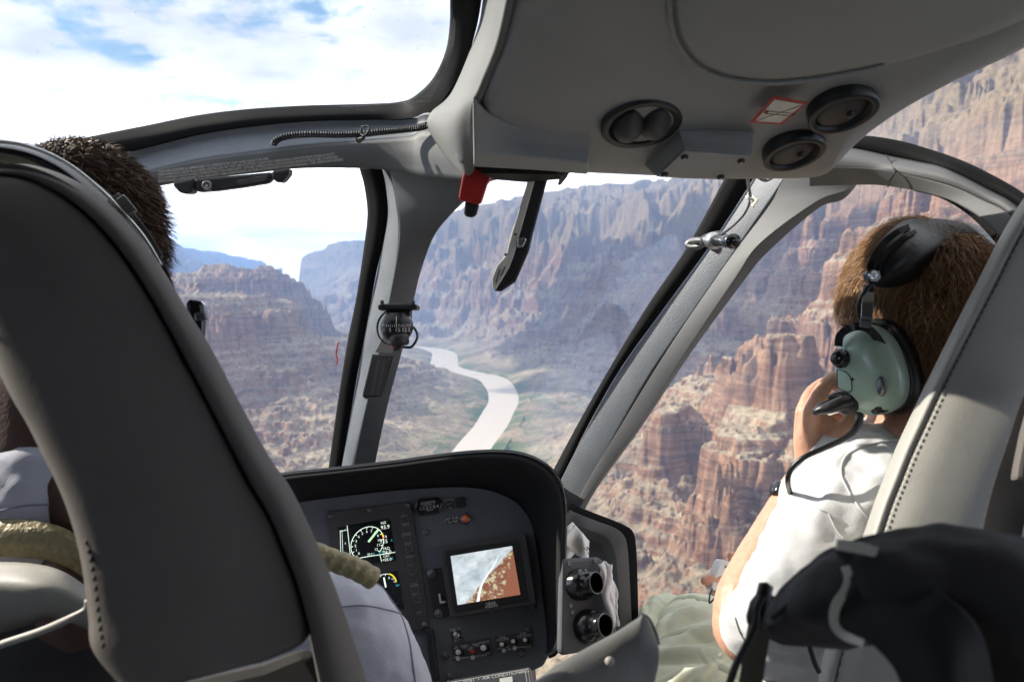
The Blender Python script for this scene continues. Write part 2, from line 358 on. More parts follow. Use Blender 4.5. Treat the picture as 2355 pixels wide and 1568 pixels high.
tl = ramp(big.outputs['Fac'], [(.3, (.21, .160, .108)), (.5, (.34, .265, .178)), (.7, (.46, .37, .255))]).outputs['Color']
scr = ramp(fine.outputs['Fac'], [(.33, (.42, .42, .36)), (.48, (.9, .9, .88)), (.6, (1.1, 1.08, 1.05))]).outputs['Color']
talus = mixc(.9, tl, scr, 'MULTIPLY')
sl = node('ShaderNodeMath', operation='ADD'); fs2 = node('ShaderNodeMath', operation='MULTIPLY_ADD'); fs2.inputs[1].default_value = .35; fs2.inputs[2].default_value = -.17
L.new(fine.outputs['Fac'], fs2.inputs[0]); L.new(sn.outputs['Z'], sl.inputs[0]); L.new(fs2.outputs[0], sl.inputs[1])
sm = ramp(sl.outputs[0], [(.44, (0, 0, 0)), (.64, (1, 1, 1))]).outputs['Color']
rock = mixc(sm, cliff, talus)
hz = node('ShaderNodeMapRange'); hz.inputs['From Min'].default_value = 170; hz.inputs['From Max'].default_value = 330; hz.inputs['To Max'].default_value = .8; L.new(sep.outputs['Z'], hz.inputs['Value'])
olv = mixc(.9, (.25, .19, .112), scr, 'MULTIPLY'); rock = mixc(hz.outputs['Result'], rock, olv)
# green growth along the banks
gz = node('ShaderNodeMapRange'); gz.inputs['From Min'].default_value = RZ + 24; gz.inputs['From Max'].default_value = RZ + 1; L.new(sep.outputs['Z'], gz.inputs['Value'])
gn = noise(.012, 4); ga = node('ShaderNodeMath', operation='MULTIPLY'); gr = ramp(gn.outputs['Fac'], [(.44, (0, 0, 0)), (.56, (1, 1, 1))])
L.new(gz.outputs['Result'], ga.inputs[0]); L.new(gr.outputs['Color'], ga.inputs[1])
rock = mixc(ga.outputs[0], rock, (.075, .13, .045))
L.new(rock, b.inputs['Base Color']); b.inputs['Roughness'].default_value = .95; b.inputs['Specular IOR Level'].default_value = .1
bmp = node('ShaderNodeBump'); bmp.inputs['Strength'].default_value = .8; bmp.inputs['Distance'].default_value = 6
bh = node('ShaderNodeMath', operation='ADD'); L.new(fine.outputs['Fac'], bh.inputs[0]); L.new(streak.outputs['Fac'], bh.inputs[1]); L.new(bh.outputs[0], bmp.inputs['Height']); L.new(bmp.outputs['Normal'], b.inputs['Normal'])
tag(fast_grid('canyon_terrain', X, Y, Z, m), kind='structure', label='layered red and tan canyon walls and slopes', cat='terrain')
# ground sheet under and behind, out to the horizon
vv = []; ff = []
ringr = [1, 400, 3000, 12000, 19500]; NK = 96
for r_ in ringr:
    for k in range(NK):
        a = 2 * math.pi * k / NK; vv.append((r_ * math.sin(a), r_ * math.cos(a), -430.0))
for i in range(len(ringr) - 1):
    for k in range(NK): ff.append((i * NK + k, i * NK + (k + 1) % NK, (i + 1) * NK + (k + 1) % NK, (i + 1) * NK + k))
tag(obj('ground', vv, ff, m, None), kind='structure', label='desert ground beyond the canyon', cat='ground')
# river
m, nt, b = new_mat('river_water'); N = nt.nodes; L = nt.links
b.inputs['Base Color'].default_value = (.66, .57, .46, 1); b.inputs['Roughness'].default_value = .35; b.inputs['IOR'].default_value = 1.33; b.inputs['Specular IOR Level'].default_value = 1.0
geo = node('ShaderNodeNewGeometry'); n_ = noise(.05, 4); bmp = node('ShaderNodeBump'); bmp.inputs['Distance'].default_value = .6; bmp.inputs['Strength'].default_value = .35
L.new(n_.outputs['Fac'], bmp.inputs['Height']); L.new(bmp.outputs['Normal'], b.inputs['Normal'])
T = np.gradient(RIVC, axis=0); T /= np.linalg.norm(T, axis=1)[:, None]; NRM = np.stack([-T[:, 1], T[:, 0]], 1)
rows = []
for k in np.linspace(-1, 1, 7):
    q = RIVC + NRM * (RW[:, None] + 26) * k; rows.append(np.column_stack([q, np.full(len(q), RZ)]))
v, f = grid_geo(np.array(rows)); tag(obj('river', v, f, m, None), kind='structure', label='pale brown river bending through the canyon floor', cat='water')
# haze
hv = [(x_, y_, z_) for x_ in (-20000, 20000) for y_ in (-20000, 20000) for z_ in (-436, 1240)]
m = bpy.data.materials.new('haze'); m.use_nodes = True; nt = m.node_tree; nt.nodes.clear(); N = nt.nodes
o_ = N.new('ShaderNodeOutputMaterial'); pv = N.new('ShaderNodeVolumePrincipled'); nt.links.new(pv.outputs[0], o_.inputs['Volume'])
pv.inputs['Color'].default_value = HAZE_C; pv.inputs['Density'].default_value = HAZE; pv.inputs['Anisotropy'].default_value = 0
if HAZE: tag(obj('haze', hv, [(0, 1, 3, 2), (4, 6, 7, 5), (0, 4, 5, 1), (2, 3, 7, 6), (0, 2, 6, 4), (1, 5, 7, 3)], m, None, False), kind='stuff', label='thin blue haze filling the canyon air', cat='haze')

# added cumulus outside the frame on the left, placed to shade the canyon walls
def shade_cloud(name, cx, cy, cz, sx, sy, sz, n, seed, label):
    r = np.random.default_rng(seed); geos = []
    for k in range(n):
        a, q = r.uniform(0, 2 * np.pi), r.uniform(0, 1)**.5; c = np.array([cx + sx * q * math.cos(a), cy + sy * q * math.sin(a), cz + r.uniform(-.2, .5) * sz * (1 - q)])
        rad = (1 - .5 * q) * min(sx, sy) * r.uniform(.28, .5); vs = []; fs = []
        for i in range(9):
            for j in range(14):
                th, ph = math.pi * i / 8, 2 * math.pi * j / 14; vs.append(c + np.array([rad * math.sin(th) * math.cos(ph), rad * math.sin(th) * math.sin(ph), rad * .6 * math.cos(th)]) * (1 + .1 * r.normal()))
        for i in range(8):
            for j in range(14): fs.append((i * 14 + j, i * 14 + (j + 1) % 14, (i + 1) * 14 + (j + 1) % 14, (i + 1) * 14 + j))
        geos.append((vs, fs))
    v, f = join(geos); tag(obj(name, v, f, MATS['shade_cloud'], None), kind='structure', label=label, cat='shade_cloud')
mat('shade_cloud', (.85, .85, .85), 1.0)
for cx, cy, s1, s2, sd_, n_, lb in CLOUDS:
    t_ = (2900 - 0) / SUN_DIR[2]; shade_cloud('shade_cloud', cx + SUN_DIR[0] * t_, cy + SUN_DIR[1] * t_, 2900, s1, s2, 300, n_, sd_, lb)
# ---------------------------------------------------------------- materials of the cabin
M_grey_shaded = mat('cabin_grey_shaded', (.125, .127, .13), .55, bump=.35, bscale=900, var=.08, vscale=14)  # darker tone: shade on post faces put into the colour; trim shares it
M_grey_lit = mat('cabin_grey_lit', (.17, .185, .205), .5, bump=.55, bscale=420, var=.10, vscale=18)  # same paint, lit tone: light on the post faces put into the colour
M_lin = mat('headliner', (.36, .355, .34), .7, bump=.7, bscale=800, var=.07, vscale=6)
M_seal = mat('black_seal', (.006, .006, .0065), .7, bump=.2, bscale=500, spec=.12)
M_blk = mat('black_plastic', (.018, .018, .019), .42, bump=.15, bscale=700, var=.2, vscale=30)
M_gloss = mat('gloss_black', (.012, .012, .014), .16, spec=.6)
M_panel = mat('panel_grey', (.105, .112, .125), .55, bump=.5, bscale=1500, var=.1, vscale=25)
M_dark = mat('dark_bezel', (.045, .042, .042), .5, bump=.3, bscale=1200, var=.15, vscale=30)
M_white = mat('white_print', (.62, .62, .60), .6)
M_dimw = mat('dim_print', (.42, .42, .40), .6)
M_steel = mat('steel', (.55, .55, .54), .28, metal=1)
M_dsteel = mat('dark_steel', (.20, .20, .20), .4, metal=1)
M_red = mat('red_plastic', (.42, .02, .012), .45, var=.2, vscale=40)
M_ivory = mat('ivory_paint', (.72, .69, .60), .5, var=.12, vscale=60)
M_clear = None
mg, nt, b = new_mat('window_glass'); N = nt.nodes; L = nt.links; N.remove(b)
tr = N.new('ShaderNodeBsdfTransparent'); tr.inputs[0].default_value = (.95, .97, .98, 1); gl = N.new('ShaderNodeBsdfGlossy'); gl.inputs['Roughness'].default_value = .03
gl.inputs[0].default_value = (1, 1, 1, 1); mxs = N.new('ShaderNodeMixShader'); lw = N.new('ShaderNodeLayerWeight'); lw.inputs['Blend'].default_value = .12
mr = N.new('ShaderNodeMapRange'); mr.inputs['To Max'].default_value = .35; mr.inputs['To Min'].default_value = .025; L.new(lw.outputs['Facing'], mr.inputs['Value'])
tcn = N.new('ShaderNodeTexCoord'); mpp = N.new('ShaderNodeMapping'); mpp.inputs['Rotation'].default_value = (.3, .5, .2); mpp.inputs['Scale'].default_value = (14, 260, 260)
ns = N.new('ShaderNodeTexNoise'); ns.inputs['Scale'].default_value = 1; ns.inputs['Detail'].default_value = 2; L.new(tcn.outputs['Object'], mpp.inputs[0]); L.new(mpp.outputs[0], ns.inputs['Vector'])
sr = N.new('ShaderNodeValToRGB'); sr.color_ramp.elements[0].position = .66; sr.color_ramp.elements[1].position = .80; sr.color_ramp.elements[1].color = (.14, .14, .14, 1); L.new(ns.outputs['Fac'], sr.inputs['Fac'])
dst = N.new('ShaderNodeTexNoise'); dst.inputs['Scale'].default_value = 150; dst.inputs['Detail'].default_value = 1; L.new(tcn.outputs['Object'], dst.inputs['Vector'])
dr = N.new('ShaderNodeValToRGB'); dr.color_ramp.elements[0].position = .775; dr.color_ramp.elements[1].position = .80; dr.color_ramp.elements[1].color = (.5, .5, .5, 1); L.new(dst.outputs['Fac'], dr.inputs['Fac'])
dmx = N.new('ShaderNodeMath'); dmx.operation = 'MAXIMUM'; L.new(sr.outputs['Color'], dmx.inputs[0]); L.new(dr.outputs['Color'], dmx.inputs[1])
dfs = N.new('ShaderNodeBsdfDiffuse'); dfs.inputs[0].default_value = (.8, .8, .8, 1); mx2 = N.new('ShaderNodeMixShader'); pass
L.new(mr.outputs[0], mxs.inputs['Fac']); L.new(tr.outputs[0], mxs.inputs[1]); L.new(gl.outputs[0], mxs.inputs[2]); L.new(mxs.outputs[0], mx2.inputs[1]); L.new(dfs.outputs[0], mx2.inputs[2])
L.new(dmx.outputs[0], mx2.inputs['Fac']); L.new(mx2.outputs[0], N['Material Output'].inputs['Surface'])
# ---------------------------------------------------------------- helicopter cabin
cabin = thing('helicopter_cabin', (0.1, .9, -1.0), 'grey helicopter cabin with black sealed windows around the cockpit', 'helicopter cabin')
def zd(x, y, d): return (x, y, d)
# roof window seal, left
inner = [(1036, -260, .78), (1036, -120, .86), (1035, 0, .98), (1034, 60, 1.06), (1024, 120, 1.15), (996, 180, 1.25), (955, 220, 1.33), (920, 234, 1.38), (850, 239, 1.40), (700, 243, 1.42), (560, 252, 1.43), (450, 266, 1.44), (330, 290, 1.44), (200, 316, 1.42), (60, 350, 1.38), (-160, 420, 1.30)]
mid = [(1080, -260, .765), (1078, -120, .845), (1074, 0, .96), (1066, 70, 1.04), (1050, 140, 1.13), (1018, 200, 1.22), (975, 242, 1.31), (930, 255, 1.36), (850, 258, 1.38), (700, 264, 1.40), (560, 274, 1.41), (450, 290, 1.42), (330, 316, 1.42), (200, 342, 1.40), (60, 376, 1.36), (-160, 445, 1.28)]
outer = [(1130, -260, .775), (1120, -120, .855), (1108, 0, .97), (1092, 80, 1.05), (1066, 160, 1.14), (1028, 222, 1.22), (990, 262, 1.30), (945, 274, 1.35), (850, 276, 1.38), (700, 280, 1.40), (560, 294, 1.41), (450, 312, 1.42), (330, 342, 1.42), (200, 372, 1.40), (60, 410, 1.36), (-160, 480, 1.28)]
for q_ in (inner, mid, outer): q_.append((-440, q_[-1][1] + 140, q_[-1][2] - .16))
loft('window_seal', [inner, mid, outer], M_seal, cabin, nu=160, nv=10, solid=.006, curved=True)
# beam between roof window and windscreen
cre = [(1120, 330, 1.18), (985, 300, 1.30), (945, 312, 1.34), (850, 322, 1.37), (700, 335, 1.39), (560, 352, 1.40), (450, 368, 1.41), (330, 396, 1.41), (200, 430, 1.39), (60, 470, 1.35), (-160, 540, 1.28)]
low0 = [(1120, 262, 1.17), (985, 262, 1.30), (945, 272, 1.35), (850, 274, 1.38), (700, 278, 1.40), (560, 292, 1.41), (450, 310, 1.42), (330, 340, 1.42), (200, 370, 1.40), (60, 408, 1.36), (-160, 478, 1.28)]
for q_ in (cre, low0): q_.append((-440, q_[-1][1] + 150, q_[-1][2] - .16))
loft('roof_beam', [low0, [(a, b_ * .55 + c_ * .45, d + .012) for (a, b_, d), (_, c_, _2) in zip(low0, cre)], cre], M_grey_lit, cabin, nu=120, nv=10, solid=.02, curved=True)
bot = [(1120, 420, 1.20), (985, 408, 1.32), (930, 398, 1.36), (850, 388, 1.39), (700, 387, 1.41), (590, 398, 1.42), (450, 414, 1.43), (330, 436, 1.43), (200, 470, 1.41), (60, 510, 1.37), (-160, 590, 1.30)]
bot.append((-440, bot[-1][1] + 160, bot[-1][2] - .16)); cre2 = [(a, b_ + 1, d) for a, b_, d in cre]
loft('header_panel', [cre2, [((a + e) / 2, (b_ + f_) / 2, (d + g_) / 2 - .006) for (a, b_, d), (e, f_, g_) in zip(cre2, bot)], bot], M_grey_shaded, cabin, nu=120, nv=8, solid=.02, curved=True)
# centre post
A_ = [(826, 386, 1.46), (838, 430, 1.47), (845, 490, 1.48), (838, 560, 1.50), (820, 680, 1.53), (800, 780, 1.56), (776, 930, 1.60), (755, 1080, 1.64), (748, 1140, 1.66)]
B_ = [(878, 386, 1.44), (886, 430, 1.45), (891, 490, 1.46), (880, 560, 1.48), (861, 650, 1.51), (836, 780, 1.54), (815, 900, 1.58), (783, 1080, 1.62), (775, 1140, 1.64)]
C_ = [(880, 386, 1.40), (902, 425, 1.405), (912, 480, 1.41), (917, 530, 1.42), (911, 600, 1.44), (895, 690, 1.47), (875, 790, 1.50), (835, 960, 1.55), (808, 1080, 1.59), (795, 1140, 1.60)]
loft('post_seal', [A_, [((a + e) / 2, (b_ + f_) / 2, (d + g_) / 2 - .006) for (a, b_, d), (e, f_, g_) in zip(A_, B_)], B_], M_seal, cabin, nu=90, nv=8, solid=.006, curved=True)
loft('centre_post', [B_, C_], M_grey_lit, cabin, nu=90, solid=.02)
C2 = [(890, 380, 1.395), (903, 425, 1.403), (913, 480, 1.408), (918, 530, 1.418), (912, 600, 1.438), (896, 690, 1.468), (876, 790, 1.498), (836, 960, 1.548), (809, 1080, 1.588), (796, 1140, 1.598)]
D_ = [(1120, 380, 1.25), (1090, 425, 1.31), (1050, 478, 1.36), (1004, 534, 1.41), (980, 590, 1.45), (962, 650, 1.48), (930, 790, 1.52), (893, 930, 1.56), (862, 1070, 1.59), (850, 1140, 1.60)]
loft('centre_post', [C2, D_], M_grey_shaded, cabin, nu=90, solid=.025)
# right post
RA = [(1700, 350, 1.36), (1668, 408, 1.37), (1581, 567, 1.42), (1480, 717, 1.47), (1368, 905, 1.53), (1275, 1075, 1.59), (1225, 1180, 1.62)]
RB = [(1760, 350, 1.34), (1733, 410, 1.35), (1631, 567, 1.40), (1530, 705, 1.45), (1412, 872, 1.51), (1290, 1100, 1.57), (1245, 1200, 1.60)]
RC = [(1835, 350, 1.29), (1797, 420, 1.30), (1697, 567, 1.36), (1600, 707, 1.41), (1485, 875, 1.47), (1370, 1080, 1.53), (1296, 1215, 1.56)]
RD = [(1990, 350, 1.24), (1960, 428, 1.25), (1880, 462, 1.26), (1750, 557, 1.31), (1690, 640, 1.35), (1575, 812, 1.42), (1455, 1000, 1.49), (1333, 1168, 1.54), (1290, 1300, 1.56)]
loft('post_seal', [RA, [((a + e) / 2, (b_ + f_) / 2, (d + g_) / 2 - .006) for (a, b_, d), (e, f_, g_) in zip(RA, RB)], RB], M_seal, cabin, nu=90, nv=8, solid=.006, curved=True)
loft('windscreen_post', [RB, RC], M_grey_lit, cabin, nu=90, solid=.02)
RC2 = [(a + 1, b_, d - .002) for a, b_, d in [(1845, 350, 1.29), (1797, 420, 1.30), (1770, 470, 1.315), (1697, 567, 1.36), (1645, 640, 1.385), (1540, 795, 1.44), (1432, 970, 1.50), (1318, 1170, 1.55), (1296, 1300, 1.56)]]
loft('windscreen_post', [RC2, RD], M_grey_shaded, cabin, nu=90, solid=.025)
# door arch on the right
S1 = [(1900, 318, 1.22), (1983, 312, 1.20), (2060, 322, 1.17), (2128, 340, 1.14), (2210, 368, 1.10), (2278, 400, 1.07), (2355, 445, 1.03), (2450, 520, .98)]
S2 = [(1880, 345, 1.22), (1952, 340, 1.20), (2053, 360, 1.165), (2115, 372, 1.135), (2178, 388, 1.10), (2278, 437, 1.06), (2340, 472, 1.03), (2440, 560, .98)]
S3 = [(1860, 380, 1.22), (1920, 385, 1.20), (2000, 388, 1.17), (2053, 395, 1.145), (2178, 425, 1.09), (2260, 458, 1.055), (2326, 495, 1.02), (2420, 600, .97)]
S4 = [(1860, 430, 1.25), (1960, 427, 1.235), (2010, 427, 1.20), (2058, 432, 1.17), (2135, 447, 1.12), (2203, 470, 1.08), (2275, 520, 1.04), (2380, 640, .98)]
S5 = [(2100, 436, 1.17), (2160, 447, 1.14), (2220, 468, 1.11), (2275, 502, 1.07), (2320, 545, 1.04), (2380, 640, 1.0)]
S6 = [(2100, 440, 1.18), (2160, 456, 1.15), (2215, 488, 1.12), (2262, 530, 1.08), (2300, 580, 1.05), (2350, 680, 1.01)]
loft('door_seal', [S1, [((a + e) / 2, (b_ + f_) / 2, (d + g_) / 2 - .006) for (a, b_, d), (e, f_, g_) in zip(S1, S2)], S2], M_seal, cabin, nu=80, nv=8, solid=.006, curved=True)
loft('door_arch', [S2, [((a + e) / 2, (b_ + f_) / 2, (d + g_) / 2 - .008) for (a, b_, d), (e, f_, g_) in zip(S2, S3)], S3], M_grey_shaded, cabin, nu=80, nv=8, solid=.02, curved=True)
loft('door_arch', [[(a, b_ + .5, d - .001) for a, b_, d in S3], S4], M_grey_shaded, cabin, nu=80, solid=.02)
loft('door_seal', [S5, S6], M_seal, cabin, nu=40, solid=.01)
# joint line across arch
tube('trim_joint', px([(2038, 357, 1.158), (2050, 378, 1.15), (2060, 396, 1.138), (2048, 412, 1.15), (2042, 430, 1.17)]), .0012, M_blk, cabin, 6)
# lower door: black seal, panel with recess
T1 = [(1318, 1158, 1.50), (1333, 1166, 1.50), (1380, 1184, 1.48), (1430, 1204, 1.46), (1455, 1221, 1.45), (1463, 1255, 1.45), (1466, 1320, 1.44), (1468, 1400, 1.43), (1470, 1480, 1.42)]
T2 = [(1310, 1170, 1.49), (1325, 1178, 1.49), (1372, 1196, 1.47), (1415, 1213, 1.455), (1436, 1232, 1.445), (1444, 1262, 1.44), (1448, 1320, 1.43), (1452, 1400, 1.42), (1456, 1480, 1.41)]
loft('door_seal', [T1, T2], M_seal, cabin, nu=60, solid=.012)
T3 = [(1290, 1200, 1.48), (1318, 1206, 1.48), (1352, 1218, 1.46), (1392, 1234, 1.45), (1408, 1252, 1.44), (1416, 1280, 1.43), (1420, 1330, 1.42), (1425, 1400, 1.41), (1430, 1480, 1.40)]
T4 = [(1285, 1212, 1.50), (1312, 1220, 1.50), (1342, 1234, 1.485), (1376, 1248, 1.475), (1388, 1264, 1.465), (1396, 1290, 1.455), (1400, 1335, 1.445), (1404, 1400, 1.43), (1408, 1480, 1.42)]
T5 = [(1270, 1300, 1.50), (1290, 1310, 1.50), (1320, 1320, 1.49), (1330, 1330, 1.48), (1340, 1340, 1.47), (1345, 1350, 1.46), (1350, 1370, 1.45), (1355, 1420, 1.44), (1360, 1480, 1.43)]
T2b = [(a, b_ + 1, d - .003) for a, b_, d in T2]
loft('door_panel', [T2b, T3, T4, T5], M_grey_shaded, cabin, nu=60, solid=.01)
# lower side structure and floor, rear of the cabin
def box_geo(x0, x1, y0, y1, z0, z1):
    v = [(x, y, z) for x in (x0, x1) for y in (y0, y1) for z in (z0, z1)]
    return np.array(v), [(0, 1, 3, 2), (4, 6, 7, 5), (0, 4, 5, 1), (2, 3, 7, 6), (0, 2, 6, 4), (1, 5, 7, 3)]
v, f = box_geo(-1.15, 1.15, -1.4, 1.55, -1.06, -1.0); obj('cabin_floor', v, f, mat('floor_grey', (.22, .23, .25), .7, var=.2, vscale=12), cabin, False)
v, f = box_geo(-1.15, 1.15, -1.46, -1.4, -1.0, .5); obj('rear_bulkhead', v, f, M_grey_shaded, cabin, False)
v, f = box_geo(-1.15, 1.15, -1.4, .84, .46, .5); obj('rear_roof', v, f, M_grey_shaded, cabin, False)
for s in (-1, 1):
    v, f = box_geo(s * 1.15, s * 1.2, -1.4, .40 if s > 0 else .72, -1.0, -.25); obj('side_wall', v, f, M_grey_shaded, cabin, False)
    v, f = box_geo(s * 1.15, s * 1.2, -1.4, -1.0, -.25, .46); obj('door_pillar', v, f, M_grey_shaded, cabin, False)
    v, f = box_geo(s * 1.15, s * 1.2, .30 if s > 0 else -.10, .40 if s > 0 else .72, -.25, .46); obj('door_pillar', v, f, M_grey_shaded, cabin, False)
    v, f = box_geo(s * 1.15, s * 1.2, .40 if s > 0 else .72, 1.5, -1.0, -.48); obj('side_wall', v, f, M_grey_shaded, cabin, False)
# glass panes
def pane(rows, nu=30, label=None):
    R = np.array([catmull(r, nu) for r in rows]); R = np.transpose(np.array([catmull(R[:, i], 16) for i in range(nu)]), (1, 0, 2))
    v, f = grid_geo(np.array([[P(*q) for q in row] for row in R])); return obj('window_pane', v, f, mg, cabin, label=label)
pane([[(-160, -260, .80), (300, -260, .82), (700, -260, .81), (1060, -260, .79)], [(-160, 0, .99), (300, 0, 1.05), (700, 0, 1.03), (1070, 0, .975)], [(-160, 260, 1.3), (300, 240, 1.42), (700, 230, 1.40), (1010, 200, 1.24)], [(-160, 440, 1.31), (300, 305, 1.45), (700, 255, 1.43), (1000, 235, 1.28)]])
pane([[(-160, 560, 1.33), (250, 440, 1.45), (600, 392, 1.47), (870, 380, 1.47)], [(-160, 800, 1.45), (250, 700, 1.60), (600, 650, 1.64), (858, 620, 1.53)], [(-160, 1150, 1.6), (250, 1150, 1.72), (600, 1140, 1.74), (770, 1130, 1.66)]])
pane([[(1040, 375, 1.44), (1250, 380, 1.46), (1500, 372, 1.44), (1700, 370, 1.385)], [(935, 720, 1.54), (1100, 720, 1.62), (1300, 720, 1.60), (1500, 705, 1.48)], [(835, 1130, 1.63), (980, 1130, 1.72), (1120, 1130, 1.70), (1262, 1120, 1.61)]])
pane([[(1760, 530, 1.33), (1900, 430, 1.28), (2100, 430, 1.19), (2330, 540, 1.06)], [(1560, 815, 1.45), (1800, 800, 1.42), (2050, 800, 1.32), (2350, 800, 1.15)], [(1322, 1175, 1.56), (1600, 1200, 1.52), (1900, 1200, 1.42), (2350, 1200, 1.2)], [(1450, 1480, 1.46), (1600, 1500, 1.44), (1900, 1500, 1.35), (2350, 1500, 1.2)]])
pane([[(1940, 300, 1.24), (2120, 210, 1.12), (2300, 120, .99), (2420, 60, .93)], [(1950, 335, 1.235), (2140, 270, 1.16), (2320, 240, 1.08), (2480, 220, 1.0)], [(1950, 352, 1.23), (2120, 362, 1.16), (2290, 420, 1.08), (2440, 540, .99)]])
# ---------------------------------------------------------------- overhead console / ceiling
ceil = thing('overhead_panel', P(1500, 200, .9), 'moulded grey overhead panel above the windscreen with round vents', 'overhead panel')
invd = lambda y: 1.2579 - .000872 * y
def CP(x, y, h=0):
    r = P(x, y, 1.0); d = 1 / invd(y); return r * d - PLC.n * (-h)
PLC = Plane((1200, 0, 1 / invd(0)), (2000, 0, 1 / invd(0)), (1500, 400, 1 / invd(400)))
back = catmull([(1230, -420), (1500, -420), (1900, -420), (2300, -420), (2900, -420)], 90)
front = catmull([(1089, 379), (1200, 388), (1350, 397), (1500, 404), (1660, 411), (1800, 411), (1870, 408), (1902, 398), (1925, 378)], 90)
left = catmull([(1230, -420), (1190, -150), (1166, 0), (1143, 100), (1110, 185), (1090, 240), (1088, 310), (1089, 379)], 70)
right = catmull([(2900, -420), (2640, -60), (2360, 108), (2200, 184), (2080, 250), (1998, 306), (1955, 345), (1925, 378)], 70)
u = np.linspace(0, 1, 90)[None, :, None]; v_ = np.linspace(0, 1, 70)[:, None, None]
G2 = (1 - v_) * back[None] + v_ * front[None] + (1 - u) * left[:, None] + u * right[:, None] - ((1 - u) * (1 - v_) * back[0] + u * (1 - v_) * back[-1] + (1 - u) * v_ * front[0] + u * v_ * front[-1])
U_, V2 = np.meshgrid(np.linspace(0, 1, 90), np.linspace(0, 1, 70))
G3 = np.zeros((70, 90, 3))
for i in range(70):
    for j in range(90):
        uu, vv_ = U_[i, j], V2[i, j]
        lift = .018 * math.sin(math.pi * min(1, uu * 1.5)) * (1 - vv_ * .6) + .0 - .020 * max(0, 1 - uu / .06) ** 2 - .022 * max(0, (uu - .93) / .07) ** 2 - .010 * max(0, (vv_ - .95) / .05) ** 2
        G3[i, j] = PLC.pat(G2[i, j, 0], G2[i, j, 1], lift)
v, f = grid_geo(G3); o = obj('ceiling_shell', v, f, M_lin, ceil); s = o.modifiers.new('s', 'SOLIDIFY'); s.thickness = .012
q = o.data.polygons[100]; s.offset = 1 if np.dot(np.array(q.normal), PLC.n) < 0 else -1
# side flange down the left of the console
FL = [(1240, -420, .64), (1196, -150, .725), (1166, 0, .797), (1143, 100, .86), (1110, 185, .92), (1090, 240, .958), (1088, 310, 1.012), (1090, 385, 1.07), (1076, 407, 1.09)]
FLm = [(1200, -420, .66), (1160, -150, .76), (1138, 0, .86), (1115, 95, .93), (1072, 200, 1.00), (1040, 265, 1.04), (1035, 320, 1.07), (1058, 385, 1.09), (1070, 407, 1.10)]
FM = [(1150, -420, .72), (1128, -150, .83), (1110, 0, .97), (1094, 80, 1.05), (1040, 210, 1.17), (992, 258, 1.24), (985, 295, 1.26), (1025, 362, 1.22), (1066, 405, 1.16)]
loft('side_flange', [FL, FLm, FM], mat('flange_grey', (.19, .19, .185), .65, bump=.35, bscale=1100, var=.06, vscale=8), ceil, nu=90, nv=14, solid=.008, curved=True)
# flange button
def button(x, y, d, r, ax, m, par, name='button'):
    v, f = lathe_geo([(0, .003), (r * .8, .003), (r, .0015), (r, -.002)], P(x, y, d), ax, 24); return obj(name, v, f, m, par)
button(1061, 356, 1.068, .011, nrm(np.array([-.75, -.6, -.25])), M_grey_lit, ceil, 'fastener_cap')
# rear facing steps of the console moulding
def step(top, bottom, lip, h, name='moulded_step'):
    n = 24; a = catmull(top, n); b_ = catmull(bottom, n); c_ = catmull(lip, n)
    rows = [[PLC.pat(*q, .0305 if False else .002) for q in a], [PLC.pat(*q, h * .5) for q in (a * .45 + b_ * .55)], [PLC.pat(*q, h) for q in b_], [PLC.pat(*q, h) for q in c_], [PLC.pat(q[0], q[1] + 3, -.004) for q in c_]]
    rows[0] = [PLC.pat(*q, .001 + h * .10) for q in a]
    rows.insert(0, [PLC.pat(q[0], q[1] - 4, -.006) for q in a])
    v, f = grid_geo(np.array(rows)); k = len(rows); e0 = tuple(i * n for i in range(k)); e1 = tuple(i * n + n - 1 for i in range(k)); f += [e0[::-1], e1]
    return obj(name, v, f, M_lin, ceil, bevel=.003, segs=3)
step([(1087, 222), (1124, 259), (1188, 289), (1284, 294), (1361, 298)], [(1089, 350), (1150, 356), (1220, 362), (1290, 370), (1352, 377)], [(1089, 380), (1150, 384), (1220, 388), (1290, 393), (1352, 398)], .040)
step([(1556, 296), (1600, 296), (1650, 298), (1700, 300), (1736, 302)], [(1572, 342), (1610, 345), (1650, 349), (1695, 352), (1732, 355)], [(1508, 404), (1545, 406), (1590, 408), (1630, 409), (1668, 411)], .038)
# triangular shoulder left of the plate
tv = [PLC.pat(1556, 296, .003), PLC.pat(1572, 343, .038), PLC.pat(1508, 404, .038), PLC.pat(1478, 376, .002), PLC.pat(1520, 392, -.01)]
obj('moulded_step', tv, [(0, 1, 2, 3), (3, 2, 4), (0, 3, 4), (0, 4, 1), (1, 4, 2)], M_lin, ceil, False)
PLS = Plane((1570, 343, 1), (1733, 354, 1), (1508, 404, 1)); PLS.o = PLC.pat(1570, 343, .041); PLS.n = PLC.n
slab('cover_plate', PLS, [(1573, 345), (1729, 356), (1666, 408), (1512, 402)], 0, .002, M_lin, ceil)
for x, y in ((1574, 357), (1704, 366), (1528, 397), (1657, 403)):
    v, f = lathe_geo([(0, .0035), (.0018, .0035), (.002, .0022), (.0042, .0025), (.0048, .001), (.0048, -.001)], PLS.at(x, y, .002), PLS.n, 20); sc = obj('screw', v, f, M_blk, ceil)
    v, f = lathe_geo([(0, 0), (.0018, 0), (.0018, .0004), (0, .0004)], PLS.at(x, y, .0056), PLS.n, 6); obj('recess', v, f, M_steel, sc)
